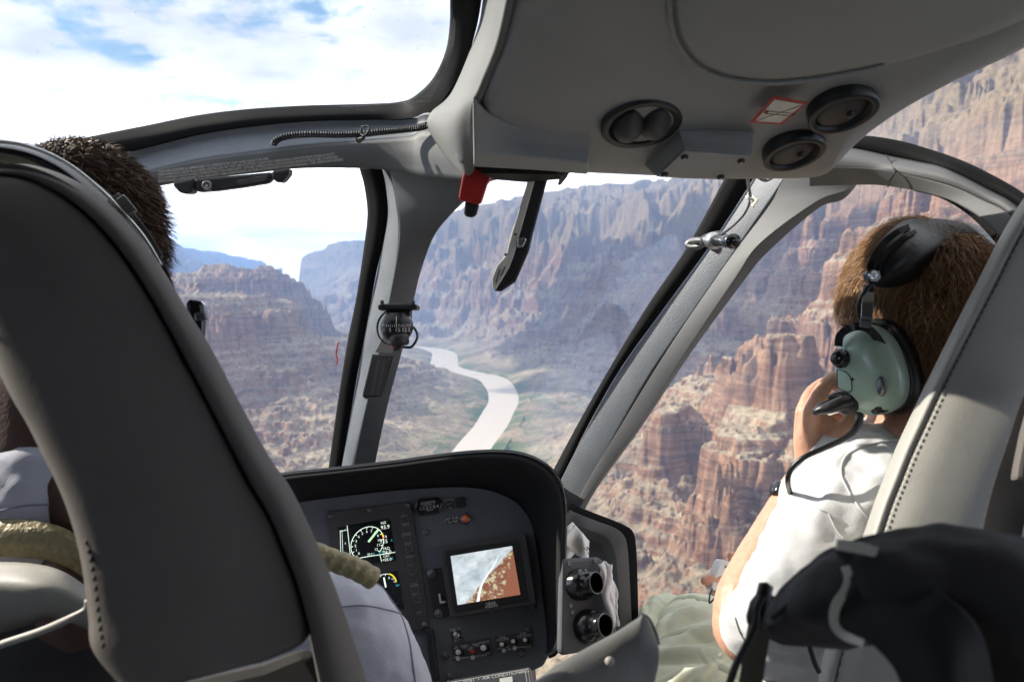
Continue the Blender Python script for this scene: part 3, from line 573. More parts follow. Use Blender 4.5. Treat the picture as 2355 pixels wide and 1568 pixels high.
# padded headliner bulge with piping
o1 = catmull([(1538, -420), (1537, -100), (1540, 0), (1546, 60), (1562, 105), (1592, 145), (1640, 172), (1700, 187), (1765, 192), (1850, 186), (1950, 170), (2050, 148), (2200, 104), (2355, 45), (2600, -90), (2850, -250)], 110)
ctr = np.array([2150, -330.]); rows = []
for k, t in enumerate(np.linspace(0, 1, 26)):
    h = .0215 + .052 * math.sin(t * math.pi / 2) ** .8 if t > 0 else .010
    rows.append([PLC.pat(*(q * (1 - t) + ctr * t), h) for q in o1])
v, f = grid_geo(np.array(rows)); obj('headliner_pad', v, f, M_lin, ceil)
tube('piping', [PLC.pat(*q, .020) for q in o1[:80]], .0028, M_lin, ceil, 8)
# ceiling vents
def ceil_vent(x, y, rpx, tilt, openv, label):
    c = PLC.pat(x, y, .012); r = rpx / F * np.linalg.norm(c) * .97; n = nrm(PLC.n + np.array(tilt) * .7)
    vt = thing('ceiling_vent', c, label, 'air vent', 'round air vents in the overhead panel')
    v, f = lathe_geo([(r, -.016), (r * 1.02, .001), (r * .97, .0022), (r * .86, .0026), (r * .80, .0004), (r * .79, -.004), (r * .72, -.006), (r * .70, -.03), (0, -.03)], c, n, 48); obj('outer_ring', v, f, M_blk, vt)
    if openv:
        for sgn, dx_ in ((1, -.35), (1, .42)):
            X_ = nrm(np.cross(n, [0, 1, 0])); X_ = X_ if X_[0] > 0 else -X_; Y_ = np.cross(n, X_)
            vs = []; fs = []; rr_ = r * .42
            for i in range(15):
                for j in range(12):
                    a = math.pi * j / 11; t = i / 14; w_ = rr_ * math.sin(math.pi * min(1, .12 + t * .88)) ** .6
                    vs.append(c + X_ * (dx_ * r * .9 + w_ * math.cos(a) * .95) + n * (-.012 + (.026) * math.sin(a) * (1 - .5 * (2 * t - 1) ** 2)) + Y_ * ((t - .5) * r * 1.25))
            for i in range(14):
                for j in range(11): fs.append((i * 12 + j, i * 12 + j + 1, (i + 1) * 12 + j + 1, (i + 1) * 12 + j))
            obj('deflector', vs, fs, M_dark, vt, solid=.002)
    else:
        v, f = lathe_geo([(0, .000), (r * .5, .0), (r * .70, -.003), (r * .76, -.008)], c + nrm(np.cross(n, [1, .2, 0])) * .0, n + np.array([.10, 0, .05]), 40); obj('flap', v, f, M_dark, vt)
        v, f = lathe_geo([(0, .005), (.004, .004), (.005, 0)], c + nrm(np.cross(n, [0, 1, 0])) * r * .2, n, 12); obj('finger_tab', v, f, M_blk, vt)
    return vt
ceil_vent(1475, 289, 90, (.12, .04, 0), True, 'round black overhead vent opened with two curved deflectors showing')
ceil_vent(1827, 357, 65, (.14, .04, 0), False, 'closed round overhead vent nearest the windscreen, below its larger twin')
ceil_vent(1940, 263, 71, (.12, .04, 0), False, 'closed round overhead vent beside the red bordered placard')
# red bordered placard
plc = thing('placard', PLC.pat(1790, 260, .02), 'white placard with red border and crossed diagram on the ceiling', 'placard')
PLP = Plane((1, 1, 1), (2, 1, 1), (1, 2, 1)); PLP.o = PLC.pat(1790, 260, .021); PLP.n = PLC.n
slab('red_border', PLP, [(1779, 221), (1858, 235), (1798, 286), (1724, 281)], 0, .0008, M_red, plc, 0)
slab('white_field', PLP, [(1781, 227), (1847, 238), (1794, 280), (1736, 276)], .0012, .0018, M_ivory, plc, 0)
g = []
for a, b_ in (((1737, 275.5), (1846, 238.5)), ((1762, 252), (1829, 259)), ((1758, 258), (1822, 264)), ((1829, 259), (1822, 264))):
    g.append(tube_geo([PLP.at(*a, .0021), PLP.at((a[0] + b_[0]) / 2, (a[1] + b_[1]) / 2, .0021), PLP.at(*b_, .0021)], .0004, 5))
g.append(poly_geo(PLP, [(1760, 251), (1768, 252), (1764, 258), (1756, 257)], .0019, .0024))
v, f = join(g); obj('diagram', v, f, mat('maroon_print', (.15, .03, .03), .6), plc, False)
# dark slot at the front lip
v, f = poly_geo(PLC, [(1106, 381), (1300, 384), (1290, 395), (1205, 402), (1140, 396)], .002, .012); obj('lever_slot', v, f, M_blk, ceil, False)
br = px([(1283, 384, 1.075), (1312, 394, 1.08), (1303, 408, 1.08), (1290, 424, 1.085), (1283, 423, 1.085), (1288, 408, 1.08), (1281, 398, 1.08)])
v = np.vstack([br, br + np.array([0, .012, .0])]); n = len(br); obj('lever_bracket', v, [tuple(range(n)), tuple(range(n, 2 * n))] + [(i, (i + 1) % n, (i + 1) % n + n, i + n) for i in range(n)], M_grey_shaded, ceil, False, bevel=.001)
# ---------------------------------------------------------------- levers below the console
PLL = Plane((1090, 400, 1.10), (1250, 400, 1.10), (1150, 600, 1.12))
red = thing('red_lever', P(1095, 440, 1.1), 'red guarded emergency lever with black tip hanging from the ceiling', 'lever')
slab('lever_stem', PLL, [(1085, 378), (1125, 378), (1124, 396), (1087, 394)], -.012, .008, M_blk, red, .002)
slab('red_guard', PLL, [(1072, 393), (1078, 388), (1122, 394), (1128, 400), (1127, 418), (1121, 424), (1107, 468), (1100, 471), (1060, 462), (1056, 455), (1063, 416), (1068, 396)], -.014, .012, M_red, red, .004)
slab('lever_tip', PLL, [(1070, 463), (1103, 469), (1096, 495), (1088, 501), (1073, 499), (1067, 492)], -.009, .008, M_blk, red, .003)
PL2 = Plane((1240, 400, 1.12), (1270, 400, 1.12), (1160, 660, 1.13))
brk = thing('rotor_brake_lever', P(1200, 500, 1.12), 'long black lever with ivory left edge hanging in front of the windscreen', 'lever')
slab('lever_arm', PL2, [(1228, 398), (1262, 403), (1256, 425), (1224, 545), (1216, 580), (1186, 648), (1152, 671), (1135, 668), (1160, 600), (1188, 520), (1226, 412)], -.012, .004, M_blk, brk, .003)
slab('side_plate', PL2, [(1216, 402), (1234, 402), (1195, 540), (1182, 588), (1170, 618), (1140, 667), (1133, 663), (1132, 640), (1143, 612), (1164, 587), (1175, 545), (1210, 430)], .005, .009, M_ivory, brk, .001)
slab('clip', PL2, [(1188, 552), (1206, 546), (1211, 552), (1204, 568), (1190, 572)], .005, .014, M_steel, brk, .002)
for x0, y0, x1, y1 in ((1150, 620, 1141, 650), (1162, 613, 1153, 635)): tube("slot", [PL2.at(x0, y0, .0095), PL2.at((x0 + x1) / 2, (y0 + y1) / 2, .0095), PL2.at(x1, y1, .0095)], .0008, M_blk, brk, 6)
for x, y in ((1185, 540), (1163, 586)): obj("rivet", *lathe_geo([(0, .002), (.0018, .002), (.002, 0)], PL2.at(x, y, .009), PL2.n, 10), M_blk, brk)
# coiled cord with cable tie on the roof beam
path = pxc([(985, 284, 1.285), (960, 290, 1.30), (900, 297, 1.33), (840, 303, 1.345), (780, 306, 1.36), (720, 305, 1.37), (680, 307, 1.375), (652, 312, 1.38), (637, 320, 1.385), (632, 328, 1.39)], 1000)
T = np.gradient(path, axis=0); T /= np.linalg.norm(T, axis=1)[:, None]; s_ = np.cumsum(np.r_[0, np.linalg.norm(np.diff(path, axis=0), axis=1)])
Uv = np.cross(T, [0, 0, 1]); Uv /= np.linalg.norm(Uv, axis=1)[:, None]; Wv = np.cross(T, Uv); ph = s_ / .0048 * 2 * math.pi
hel = path + .0045 * (np.cos(ph)[:, None] * Uv + np.sin(ph)[:, None] * Wv) - T * 0 + np.array([0, -.006, -.004])
cord = thing('coiled_cord', path[500], 'black coiled cord clipped along the beam under the roof window', 'cord')
tube('coil', hel, .0016, M_blk, cord, 6)
tube('cable_tie', pxc([(832, 292, 1.325), (846, 290, 1.32), (848, 300, 1.318), (838, 312, 1.32), (830, 308, 1.325), (831, 295, 1.325)], 30), .0016, M_blk, cord, 6)
tube('tie_base', px([(836, 308, 1.325), (836, 318, 1.335), (824, 322, 1.345)]), [.003, .003, .006], M_blk, cord, 8)
# printed notice on the header panel
PH = Plane((360, 430, 1.395), (740, 372, 1.372), (560, 395, 1.388)); PH.o = PH.o
lines = [("THIS HELICOPTER IS APPROVED TO OPERATE BY DAY AND NIGHT IN VFR.", 510, 385), ("THE MARKINGS AND PLACARDS INSTALLED IN THIS HELICOPTER CONTAIN OPERATING LIMITATIONS WHICH MUST", 550, 385), ("BE COMPLIED WITH WHEN OPERATING THIS AIRCRAFT. OTHER OPERATING LIMITATIONS WHICH MUST BE COMPLIED", 555, 391), ("WITH WHEN OPERATING THIS AIRCRAFT ARE CONTAINED IN THE ROTORCRAFT FLIGHT MANUAL. THE AIRWORTHINESS", 558, 397)]
g = []
PHN = Plane((360, 436, 1.36), (740, 378, 1.34), (560, 380, 1.345))
for k, (t_, x, y) in enumerate(lines):
    g.append(text_geo(t_, .0058, PHN.frame(363, 396 + k * 7.4, 100, -12.0, 0), 'LEFT'))
v, f = join(g); obj('printed_notice', v, f, mat('grey_print', (.62, .60, .56), .6), cabin, False)
# black hinged bracket below the header
PB = Plane((405, 430, 1.36), (665, 395, 1.36), (540, 500, 1.37))
bk = thing('sun_visor_mount', PB.at(535, 420), 'black two-ended bracket under the header panel above the left windscreen', 'bracket')
slab('left_clamp', PB, [(402, 420), (448, 411), (450, 425), (446, 444), (434, 448), (418, 443), (405, 430)], -.02, .012, M_blk, bk, .004)
slab('right_clamp', PB, [(628, 394), (668, 388), (667, 402), (652, 421), (638, 420), (628, 408)], -.02, .012, M_blk, bk, .004)
slab('centre_bar', PB, [(448, 412), (628, 396), (630, 410), (620, 422), (560, 432), (500, 440), (460, 443), (448, 436)], -.012, .006, M_blk, bk, .004)
slab('grip_inset', PB, [(548, 416), (600, 406), (620, 404), (614, 417), (560, 426), (548, 424)], .0062, .0085, M_dark, bk, .001)
v, f = lathe_geo([(0, .004), (.004, .004), (.005, .006), (.0085, .006), (.009, .004), (.009, -.002)], PB.at(481, 428, .006), PB.n, 28); kn = obj('thumb_screw', v, f, M_dsteel, bk)
v, f = lathe_geo([(0, .0), (.002, .0), (.002, .0006), (0, .0006)], PB.at(481, 428, .0105), PB.n, 10); obj('pin', v, f, M_white, kn)
# red yaw string outside, on the left windscreen
tag(tube('yaw_string', pxc([(779, 785, 1.66), (775, 800, 1.66), (773, 815, 1.66), (776, 828, 1.66), (773, 838, 1.66)], 20), .0016, M_red, None, 6), 'short red yarn taped to the left windscreen beside the centre post', 'yarn')
# outside air thermometer on the right post
th = thing('air_thermometer', P(1650, 555, 1.33), 'chrome and black outside air thermometer clamped through the right windscreen post', 'thermometer')
tip, tail = P(1692, 556, 1.22), P(1582, 561, 1.36); ax = nrm(tip - tail)
def cyl(name, x0, x1, prof, m, par): 
    a, b_ = np.array(x0), np.array(x1); L_ = np.linalg.norm(b_ - a); v, f = lathe_geo([(r, t * L_) for r, t in prof], a, b_ - a, 24); return obj(name, v, f, m, par)
cyl('barrel', P(1650, 554, 1.26), P(1683, 555, 1.20), [(0, 0), (.0105, 0), (.0105, .92), (.009, 1), (0, 1)], M_gloss, th)
cyl('end_cap', P(1683, 555, 1.20), P(1687, 555, 1.193), [(.0105, 0), (.0115, .3), (.0115, 1), (0, 1)], M_gloss, th)
cyl('collar', P(1634, 553, 1.285), P(1650, 554, 1.262), [(0, 0), (.0125, 0), (.0125, .3), (.014, .35), (.014, .7), (.0125, .75), (.0125, 1), (0, 1)], M_steel, th)
cyl('nut', P(1620, 553, 1.305), P(1634, 553, 1.287), [(0, 0), (.0085, 0), (.0105, .3), (.0105, .6), (.0085, 1), (0, 1)], M_blk, th)
tube('probe', pxc([(1622, 553, 1.305), (1605, 553, 1.33), (1590, 556, 1.35), (1582, 563, 1.355), (1590, 568, 1.35), (1606, 567, 1.34), (1618, 562, 1.33)], 40), [.004, .006, .0065, .006, .006, .0055, .004], M_dsteel, th)
button(1652, 556, 1.385, .019, nrm(-P(1650, 556, 1)), M_grey_shaded, th, 'mounting_disc')
wire = thing('sensor_wire', P(1690, 480, 1.28), 'grey wire running down the right post to the air thermometer', 'wire')
M_wire = mat('wire_grey', (.16, .16, .17), .5)
tube('lead', pxc([(1719, 405, 1.20), (1722, 430, 1.25), (1725, 460, 1.27), (1712, 490, 1.28), (1690, 515, 1.29), (1665, 535, 1.295), (1642, 548, 1.285)], 60), .0025, M_wire, wire, 8)
tube('lead', pxc([(1740, 404, 1.2), (1755, 414, 1.22), (1768, 413, 1.22), (1778, 406, 1.2)], 24), .0028, M_wire, wire, 8)
PT = Plane((1725, 440, 1.29), (1745, 460, 1.28), (1730, 475, 1.29))
slab('tie_mount', PT, [(1722, 438), (1746, 460), (1733, 478), (1724, 462), (1720, 448)], 0, .003, M_ivory, wire, .001)
tube('cable_tie', pxc([(1716, 452, 1.26), (1722, 456, 1.255), (1732, 460, 1.262), (1728, 464, 1.27)], 16), .0022, M_white, wire, 8)
# ---------------------------------------------------------------- instrument panel
ip = thing('instrument_panel', P(1000, 1568, 1.3), 'dark grey instrument panel with two screens under a black glareshield', 'instrument panel')
PP = Plane((800, 1130, 1.32), (1230, 1130, 1.30), (1100, 1568, 1.21))
face = [(430, 1200), (690, 1148), (800, 1132), (900, 1119), (1000, 1112), (1080, 1111), (1145, 1120), (1200, 1148), (1230, 1190), (1243, 1250), (1252, 1340), (1264, 1500), (1250, 1530), (1214, 1546), (1100, 1570), (900, 1620), (480, 1700)]
slab('panel_face', PP, face, -.02, 0, M_panel, ip, .004)
rim = [(380, 1150, 1.27), (520, 1118, 1.27), (650, 1093, 1.27), (760, 1081, 1.265), (900, 1065, 1.26), (1000, 1051, 1.255), (1080, 1042, 1.25), (1150, 1040, 1.245), (1205, 1047, 1.24), (1252, 1068, 1.235), (1282, 1100, 1.23), (1297, 1145, 1.22), (1300, 1200, 1.21), (1298, 1300, 1.195), (1297, 1400, 1.18), (1294, 1470, 1.17), (1278, 1500, 1.165), (1262, 1508, 1.165)]
inn = [(390, 1225, 1.33), (540, 1190, 1.33), (690, 1160, 1.325), (790, 1143, 1.32), (900, 1129, 1.315), (980, 1123, 1.31), (1050, 1120, 1.31), (1100, 1123, 1.305), (1145, 1134, 1.30), (1185, 1154, 1.295), (1208, 1180, 1.29), (1221, 1210, 1.285), (1230, 1250, 1.275), (1240, 1320, 1.26), (1248, 1390, 1.245), (1256, 1450, 1.235), (1258, 1490, 1.225), (1255, 1502, 1.22)]
m1 = [((a * .75 + e * .25), (b_ * .75 + f_ * .25), d - .003) for (a, b_, d), (e, f_, g_) in zip(rim, inn)]
M_hood = mat('hood_black', (.012, .012, .013), .7, bump=.6, bscale=900, spec=.25)
loft('glareshield', [rim, m1, inn], M_hood, ip, nu=140, nv=12, solid=.004, curved=True)
deck = [(a + (20 if b_ > 1045 and a > 1200 else 0), b_ + 60, d + .50) for a, b_, d in rim[:12]]
deckm = [(a, b_ + 4, d + .10) for a, b_, d in rim[:12]]
rimd = [(a, b_ + .6, d + .004) for a, b_, d in rim[:12]]
loft('glareshield_deck', [rimd, deckm, deck], M_hood, ip, nu=120, nv=10, solid=.004, curved=True)
tube('edge_lip', pxc([(a, b_ + 1, d) for a, b_, d in rim], 160), .0028, M_gloss, ip, 10)
# right side of the pedestal
def screw(x, y, r=.0055, par=None, h=0.0005):
    v, f = lathe_geo([(0, .0026), (r * .35, .0026), (r * .42, .0014), (r * .8, .0020), (r, .0008), (r, -.001)], PP.at(x, y, h), PP.n, 20); sc = obj('screw', v, f, M_dsteel2, par or ip)
M_dsteel2 = mat('screw_grey', (.13, .13, .135), .45, metal=.7)
for x, y in ((979, 1223), (1006, 1396), (994, 1318), (1217, 1448), (1199, 1501), (1024, 1507), (1033, 1555), (1226, 1391), (852, 1172), (965, 1160)): screw(x, y)
# engine display unit
ed = obj('engine_display', *poly_geo(PP, [(752, 1178), (945, 1154), (957, 1225), (975, 1335), (988, 1442), (790, 1475)], 0, .006), M_dark, ip, False, bevel=.001)
for x, y in ((763, 1187), (938, 1161), (852, 1172), (978, 1436)):
    v, f = lathe_geo([(0, .0022), (.0016, .0022), (.002, .0012), (.0036, .0014), (.0042, 0)], PP.at(x, y, .0062), PP.n, 18); obj('screw', v, f, M_dsteel2, ed)
M_scr = mat('screen_black', (.004, .005, .008), .25, var=.3, vscale=50); M_scrw = mat('screen_white', (.72, .85, .72), .5, emit=.55); M_scrc = mat('screen_cyan', (.05, .55, .65), .5, emit=.4)
M_scry = mat('screen_yellow', (.75, .60, .02), .5, emit=.5); M_scrr = mat('screen_red', (.8, .12, .04), .5, emit=.5); M_scrg = mat('screen_green', (.5, .8, .45), .5, emit=.55)
sx = obj('screen', *poly_geo(PP, [(779, 1212), (899, 1192), (913, 1288), (790, 1309)], .0062, .0066), M_scr, ed, False)
# local mapping of the display: u right, v down in units of pixels along tilted axes
def dm(x, y): return x, y
def pline(pl, pts, w_, h=.0072):
    """flat ribbon lying on the plane"""
    pts = [pl.at(x, y, h) for x, y in pts]; v = []; f = []
    for i, p in enumerate(pts):
        t = (pts[min(i + 1, len(pts) - 1)] - pts[max(i - 1, 0)]); s = nrm(np.cross(t, pl.n)) * w_ / 2; v += [p - s, p + s]
    for i in range(len(pts) - 1): f.append((2 * i, 2 * i + 1, 2 * i + 3, 2 * i + 2))
    return np.array(v), f
cx0, cy0 = 847, 1250
def dial(a, r, cx=cx0, cy=cy0): 
    a = math.radians(a); x, y = r * math.sin(a), -r * math.cos(a); return cx + x * .985 + y * -.13 * .4, cy + y - x * .15
scale = [dial(a, 38) for a in np.linspace(-138, 128, 50)]
geo_w = [pline(PP, scale, .0011)]
for k in range(13):
    a = -138 + k * 266 / 12; geo_w.append(pline(PP, [dial(a, 38), dial(a, 33)], .0010))
geo_w += [pline(PP, [(801, 1209), (811, 1303)], .0010), pline(PP, [(811, 1286), (911, 1270)], .0010), pline(PP, [(876, 1276), (880, 1292)], .0009), pline(PP, [(785, 1220), (787, 1290)], .0009), pline(PP, [(785, 1222), (797, 1220)], .0009), pline(PP, [(789, 1220), (792, 1288)], .0006)]
TD = (100, -16)
for k, (a, t_) in enumerate(zip(np.linspace(-138, 128, 13), "0 1 2 3 4 5 6 7 8 9 10 11 12".split())):
    x, y = dial(a, 27.5); geo_w.append(text_geo(t_, .0058, PP.frame(x, y, *TD, .0071)))
geo_w += [text_geo(t_, s_, PP.frame(x, y, *TD, .0071)) for t_, x, y, s_ in (("NG", 884, 1203, .0058), ("93.9", 888, 1213, .0085), ("T4", 887, 1235, .0062), ("715", 885, 1246, .0085), ("TRQ", 890, 1262, .006), ("74.0", 892, 1271, .0085), ("OAT", 891, 1279, .005), ("+05.0", 892, 1287, .0066), ("FLI", 853, 1276, .0065), ("10", 799, 1219, .0042), ("5", 797, 1250, .0042), ("0", 797, 1284, .0042))]
v, f = join(geo_w); obj('readout', v, f, M_scrw, sx, False)
v, f = pline(PP, [dial(41, 37), dial(41, 4)], .0034, .0075); obj('needle', v, f, M_scrg, sx, False)
v, f = pline(PP, [dial(a, 38) for a in np.linspace(62, 74, 6)], .0026, .0076); obj('caution_arc', v, f, M_scry, sx, False)
v, f = pline(PP, [dial(a, 38) for a in np.linspace(76, 82, 4)], .0030, .0076); obj('limit_arc', v, f, M_scrr, sx, False)
v, f = join([text_geo("%", .0045, PP.frame(862, 1274, *TD, .0071)), text_geo("x10", .0045, PP.frame(878, 1270, *TD, .0071)), text_geo("C", .0045, PP.frame(903, 1243, *TD, .0071)), text_geo("C", .0045, PP.frame(905, 1284, *TD, .0071))]); obj('units_readout', v, f, M_scrc, sx, False)
sx2 = obj('screen', *poly_geo(PP, [(795, 1332), (917, 1312), (931, 1400), (808, 1420)], .0062, .0066), M_scr, ed, False)
g = [pline(PP, [dial(a, 28, 885, 1348) for a in np.linspace(-90, 20, 24)], .0009), pline(PP, [dial(-14, 26, 890, 1352), dial(-14, 2, 890, 1352)], .0026, .0076)]
g += [pline(PP, [dial(a, 28, 885, 1348), dial(a, 24, 885, 1348)], .0009) for a in (-80, -50, -20, 5)] + [text_geo(t_, .0045, PP.frame(x, y, *TD, .0071)) for t_, x, y in (("10", 905, 1331), ("8", 897, 1329), ("12", 910, 1337))]
v, f = join(g); obj('readout', v, f, M_scrw, sx2, False)
v, f = pline(PP, [dial(a, 29, 885, 1348) for a in np.linspace(22, 78, 16)], .0022, .0074); obj('caution_arc', v, f, M_scry, sx2, False)
v, f = text_geo("bar", .0045, PP.frame(917, 1345, *TD, .0071)); obj('units_readout', v, f, M_scrc, sx2, False)
# key column
kl = [("OFF 1", 933, 1199, 'n'), ("OFF 2", 936, 1220, 'n'), ("SCROLL", 939, 1242, 'b'), ("RESET", 942, 1263, 'u'), ("SELECT", 947, 1292, 'u'), ("+", 951, 1315, 'b'), ("-", 953, 1335, 'b'), ("ENTER", 956, 1358, 'u'), ("BRT +", 960, 1379, 'n'), ("BRT -", 964, 1411, 'n')]
g = []
for t_, x, y, k in kl[:9]:
    g.append(text_geo(t_, .0046, PP.frame(x - 1, y - 12, *TD, .0066)))
    bt = obj('soft_key', *poly_geo(PP, rrect(x, y - 1, 7.5, -1.2, .9, 6, .2, 2), .006, .0082), M_dark, ed, False)
    q = [(x - 8.5, y - 6), (x - 7, y + 7), (x + 8.5, y + 4.6), (x + 7, y - 8.2)]; g.append(pline(PP, [q[0], q[1], q[2], q[3]], .0007, .0068))
g.append(text_geo("BRT", .0042, PP.frame(966, 1408, *TD, .0066)))
v, f = join(g); obj('key_print', v, f, M_dimw, ed, False)
# small second unit edge bottom left and warning strip
obj('side_unit', *poly_geo(PP, [(980, 1446), (997, 1443), (1012, 1560), (996, 1566)], 0, .012), M_blk, ip, False, bevel=.002)
# hour meter
hm = obj('hour_meter', *poly_geo(PP, [(960, 1156), (967, 1148), (1008, 1143), (1016, 1149), (1020, 1158), (1014, 1176), (1007, 1181), (967, 1186), (960, 1181), (956, 1168)], 0, .010), M_gloss, ip, False, bevel=.002)
obj('window', *poly_geo(PP, [(969, 1155), (1003, 1151), (1006, 1172), (972, 1176)], .0102, .0106), mat('meter_face', (.05, .045, .045), .4), hm, False)
v, f = join([text_geo("HOURMETER", .0042, PP.frame(986, 1158, *TD, .0110)), text_geo("QUARTZ", .003, PP.frame(986, 1162.5, *TD, .0110)), text_geo("1 1 6 1 8 4", .0072, PP.frame(989, 1169, *TD, .0110)), text_geo("HOURS", .003, PP.frame(991, 1175, *TD, .0110))]); obj('meter_print', v, f, M_white, hm, False)
# labels, square switch, amber lamp
def label_plate(name, cx_, cy_, w_, h_, lines, size, par=ip, m=M_white, hgt=.0012):
    p = obj(name, *poly_geo(PP, rrect(cx_, cy_, w_, -w_ * .155, h_ * .14, h_, .08, 2), 0.0003, hgt), M_blk, par, False)
    g = [text_geo(t_, s_ if (s_ := size) else 0, PP.frame(x, y, *TD, hgt + .0003)) for t_, x, y in lines]; v, f = join(g); obj('label_print', v, f, m, p, False); return p
label_plate('label_plate', 1034, 1159, 7, 12, [("STAND", 1033, 1150), ("ALT", 1034, 1159), ("AIR", 1035, 1168)], .0050)
obj('square_switch', *poly_geo(PP, [(1047, 1147), (1068, 1143), (1073, 1165), (1051, 1169)], 0, .008), M_blk, ip, False, bevel=.0015)
label_plate('label_plate', 1041, 1196, 13, 8, [("A/F FUEL", 1041, 1192), ("FILTER", 1042, 1200)], .0058)
am = obj('amber_lamp', *lathe_geo([(0, .011), (.0035, .0105), (.0062, .008), (.0068, .004), (.0068, 0)], PP.at(1071, 1192, 0), PP.n, 24), mat('amber_lens', (.65, .16, .03), .15, coat=1, var=.5, vscale=400), ip)
obj('bezel', *lathe_geo([(.0068, .004), (.0084, .0035), (.0088, 0)], PP.at(1071, 1192, 0), PP.n, 24), M_dsteel, am)
# video monitor with bracket
obj('bracket_plate', *poly_geo(PP, [(981, 1309), (1022, 1303), (1050, 1412), (998, 1420)], 0, .004), M_blk, ip, False, bevel=.001)
for x, y in ((993, 1319), (1010, 1411)): screw(x, y, .0075, ip, .0042)
mon = obj('video_monitor', *poly_geo(PP, rrect(1125, 1325, 98, -16, 12.5, 80, .05, 3), 0, .022), M_dark, ip, False, bevel=.002)
obj('inner_frame', *poly_geo(PP, rrect(1122, 1325, 84, -13.5, 11, 69, .03, 2), .0221, .0235), M_blk, mon, False, bevel=.0008)
# screen picture: procedural (pale valley with a road, brown slope at right)
sc4 = [(1041, 1281), (1180, 1258), (1197, 1369), (1057, 1391)]
m, nt, b = new_mat('monitor_picture'); N = nt.nodes; L = nt.links
O = PP.at(*sc4[0], .024); UX = PP.at(*sc4[1], .024) - O; VY = PP.at(*sc4[3], .024) - O
at = N.new('ShaderNodeAttribute'); at.attribute_name = 'uvp'; sp3 = N.new('ShaderNodeSeparateXYZ'); L.new(at.outputs['Vector'], sp3.inputs[0])
def mth(op, a, b_=None, c=None):
    n = N.new('ShaderNodeMath'); n.operation = op
    for k, s in enumerate((a, b_, c)):
        if s is None: continue
        if hasattr(s, 'links'): L.new(s, n.inputs[k])
        else: n.inputs[k].default_value = s
    return n.outputs[0]
def nz(scale, det=5, r=.6):
    n = N.new('ShaderNodeTexNoise'); n.inputs['Scale'].default_value = scale; n.inputs['Detail'].default_value = det; n.inputs['Roughness'].default_value = r; L.new(at.outputs['Vector'], n.inputs['Vector']); return n.outputs['Fac']
def rp(src, stops):
    r = N.new('ShaderNodeValToRGB'); e = r.color_ramp.elements
    while len(e) < len(stops): e.new(.5)
    for k, (p, c) in enumerate(stops): e[k].position = p; e[k].color = (*c, 1)
    L.new(src, r.inputs['Fac']); return r.outputs['Color']
def mxr(f, a, b_):
    x = N.new('ShaderNodeMix'); x.data_type = 'RGBA'; L.new(f, x.inputs['Factor']); L.new(a, x.inputs['A']); L.new(b_, x.inputs['B']); return x.outputs['Result']
U, Vv = sp3.outputs[0], sp3.outputs[1]; n3 = nz(3.2); n9 = nz(9, 6, .7); Uw = mth('MULTIPLY_ADD', n3, .22, mth('ADD', U, -.11))
pale = rp(n3, [(.32, (.30, .37, .39)), (.5, (.52, .58, .62)), (.62, (.66, .72, .74))]); brown = rp(n9, [(.40, (.20, .085, .055)), (.52, (.27, .12, .08)), (.56, (.50, .47, .30))])
# slope edge runs from upper right to lower left
edge = mth('ADD', mth('MULTIPLY_ADD', Vv, .92, Uw), -1.02); eb = mth('MULTIPLY', edge, 22); eb = mth('MINIMUM', mth('MAXIMUM', eb, 0.), 1.)
pic = mxr(eb, pale, brown)
brn2 = rp(U, [(0, (.28, .11, .07)), (1, (.26, .10, .06))]); e2 = mth('MINIMUM', mth('MAXIMUM', mth('MULTIPLY', mth('ADD', mth('MULTIPLY_ADD', Vv, .35, Uw), -1.02), 30), 0.), 1.); pic = mxr(e2, pic, brn2)
road = mth('ABSOLUTE', mth('SUBTRACT', U, mth('ADD', mth('MULTIPLY_ADD', Vv, -.50, .80), mth('MULTIPLY', mth('SINE', mth('MULTIPLY', Vv, 7)), .035)))); rw = mth('MULTIPLY_ADD', Vv, .022, .008)
rd_ = mth('MINIMUM', mth('MAXIMUM', mth('MULTIPLY', mth('SUBTRACT', rw, road), 90), 0.), 1.); rd_ = mth('MULTIPLY', rd_, mth('GREATER_THAN', Vv, .14)); wht = rp(U, [(0, (.8, .95, .92)), (1, (.8, .95, .92))]); pic = mxr(rd_, pic, wht)
L.new(pic, b.inputs['Emission Color']); b.inputs['Emission Strength'].default_value = .62; b.inputs['Base Color'].default_value = (.01, .01, .01, 1); b.inputs['Roughness'].default_value = .2
scn = obj('screen', [O + PP.n * 0 + UX * a + VY * c + PP.n * h for h in (0, .0006) for a, c in ((0, 0), (1, 0), (1, 1), (0, 1))], [(0, 1, 2, 3), (4, 5, 6, 7), (0, 1, 5, 4), (1, 2, 6, 5), (2, 3, 7, 6), (3, 0, 4, 7)], m, mon, False)
a_ = scn.data.attributes.new('uvp', 'FLOAT_VECTOR', 'POINT')
for k in range(8): a_.data[k].vector = [(0, 0, 0), (1, 0, 0), (1, 1, 0), (0, 1, 0)][k % 4]
v, f = join([text_geo("NEAR", .0062, PP.frame(1132, 1387.5, *TD, .024)), text_geo("VISION", .0062, PP.frame(1133, 1394, *TD, .024))]); obj('maker_print', v, f, M_white, mon, False)
obj('sensor_window', *poly_geo(PP, [(1126, 1404), (1134, 1402.6), (1135, 1406), (1127, 1407.4)], 0.0005, .003), M_white, ip, False)
obj('latch', *poly_geo(PP, [(1010, 1366), (1015, 1364), (1017, 1382), (1027, 1381), (1027, 1386), (1014, 1388)], .0045, .011), M_white, ip, False, bevel=.001)
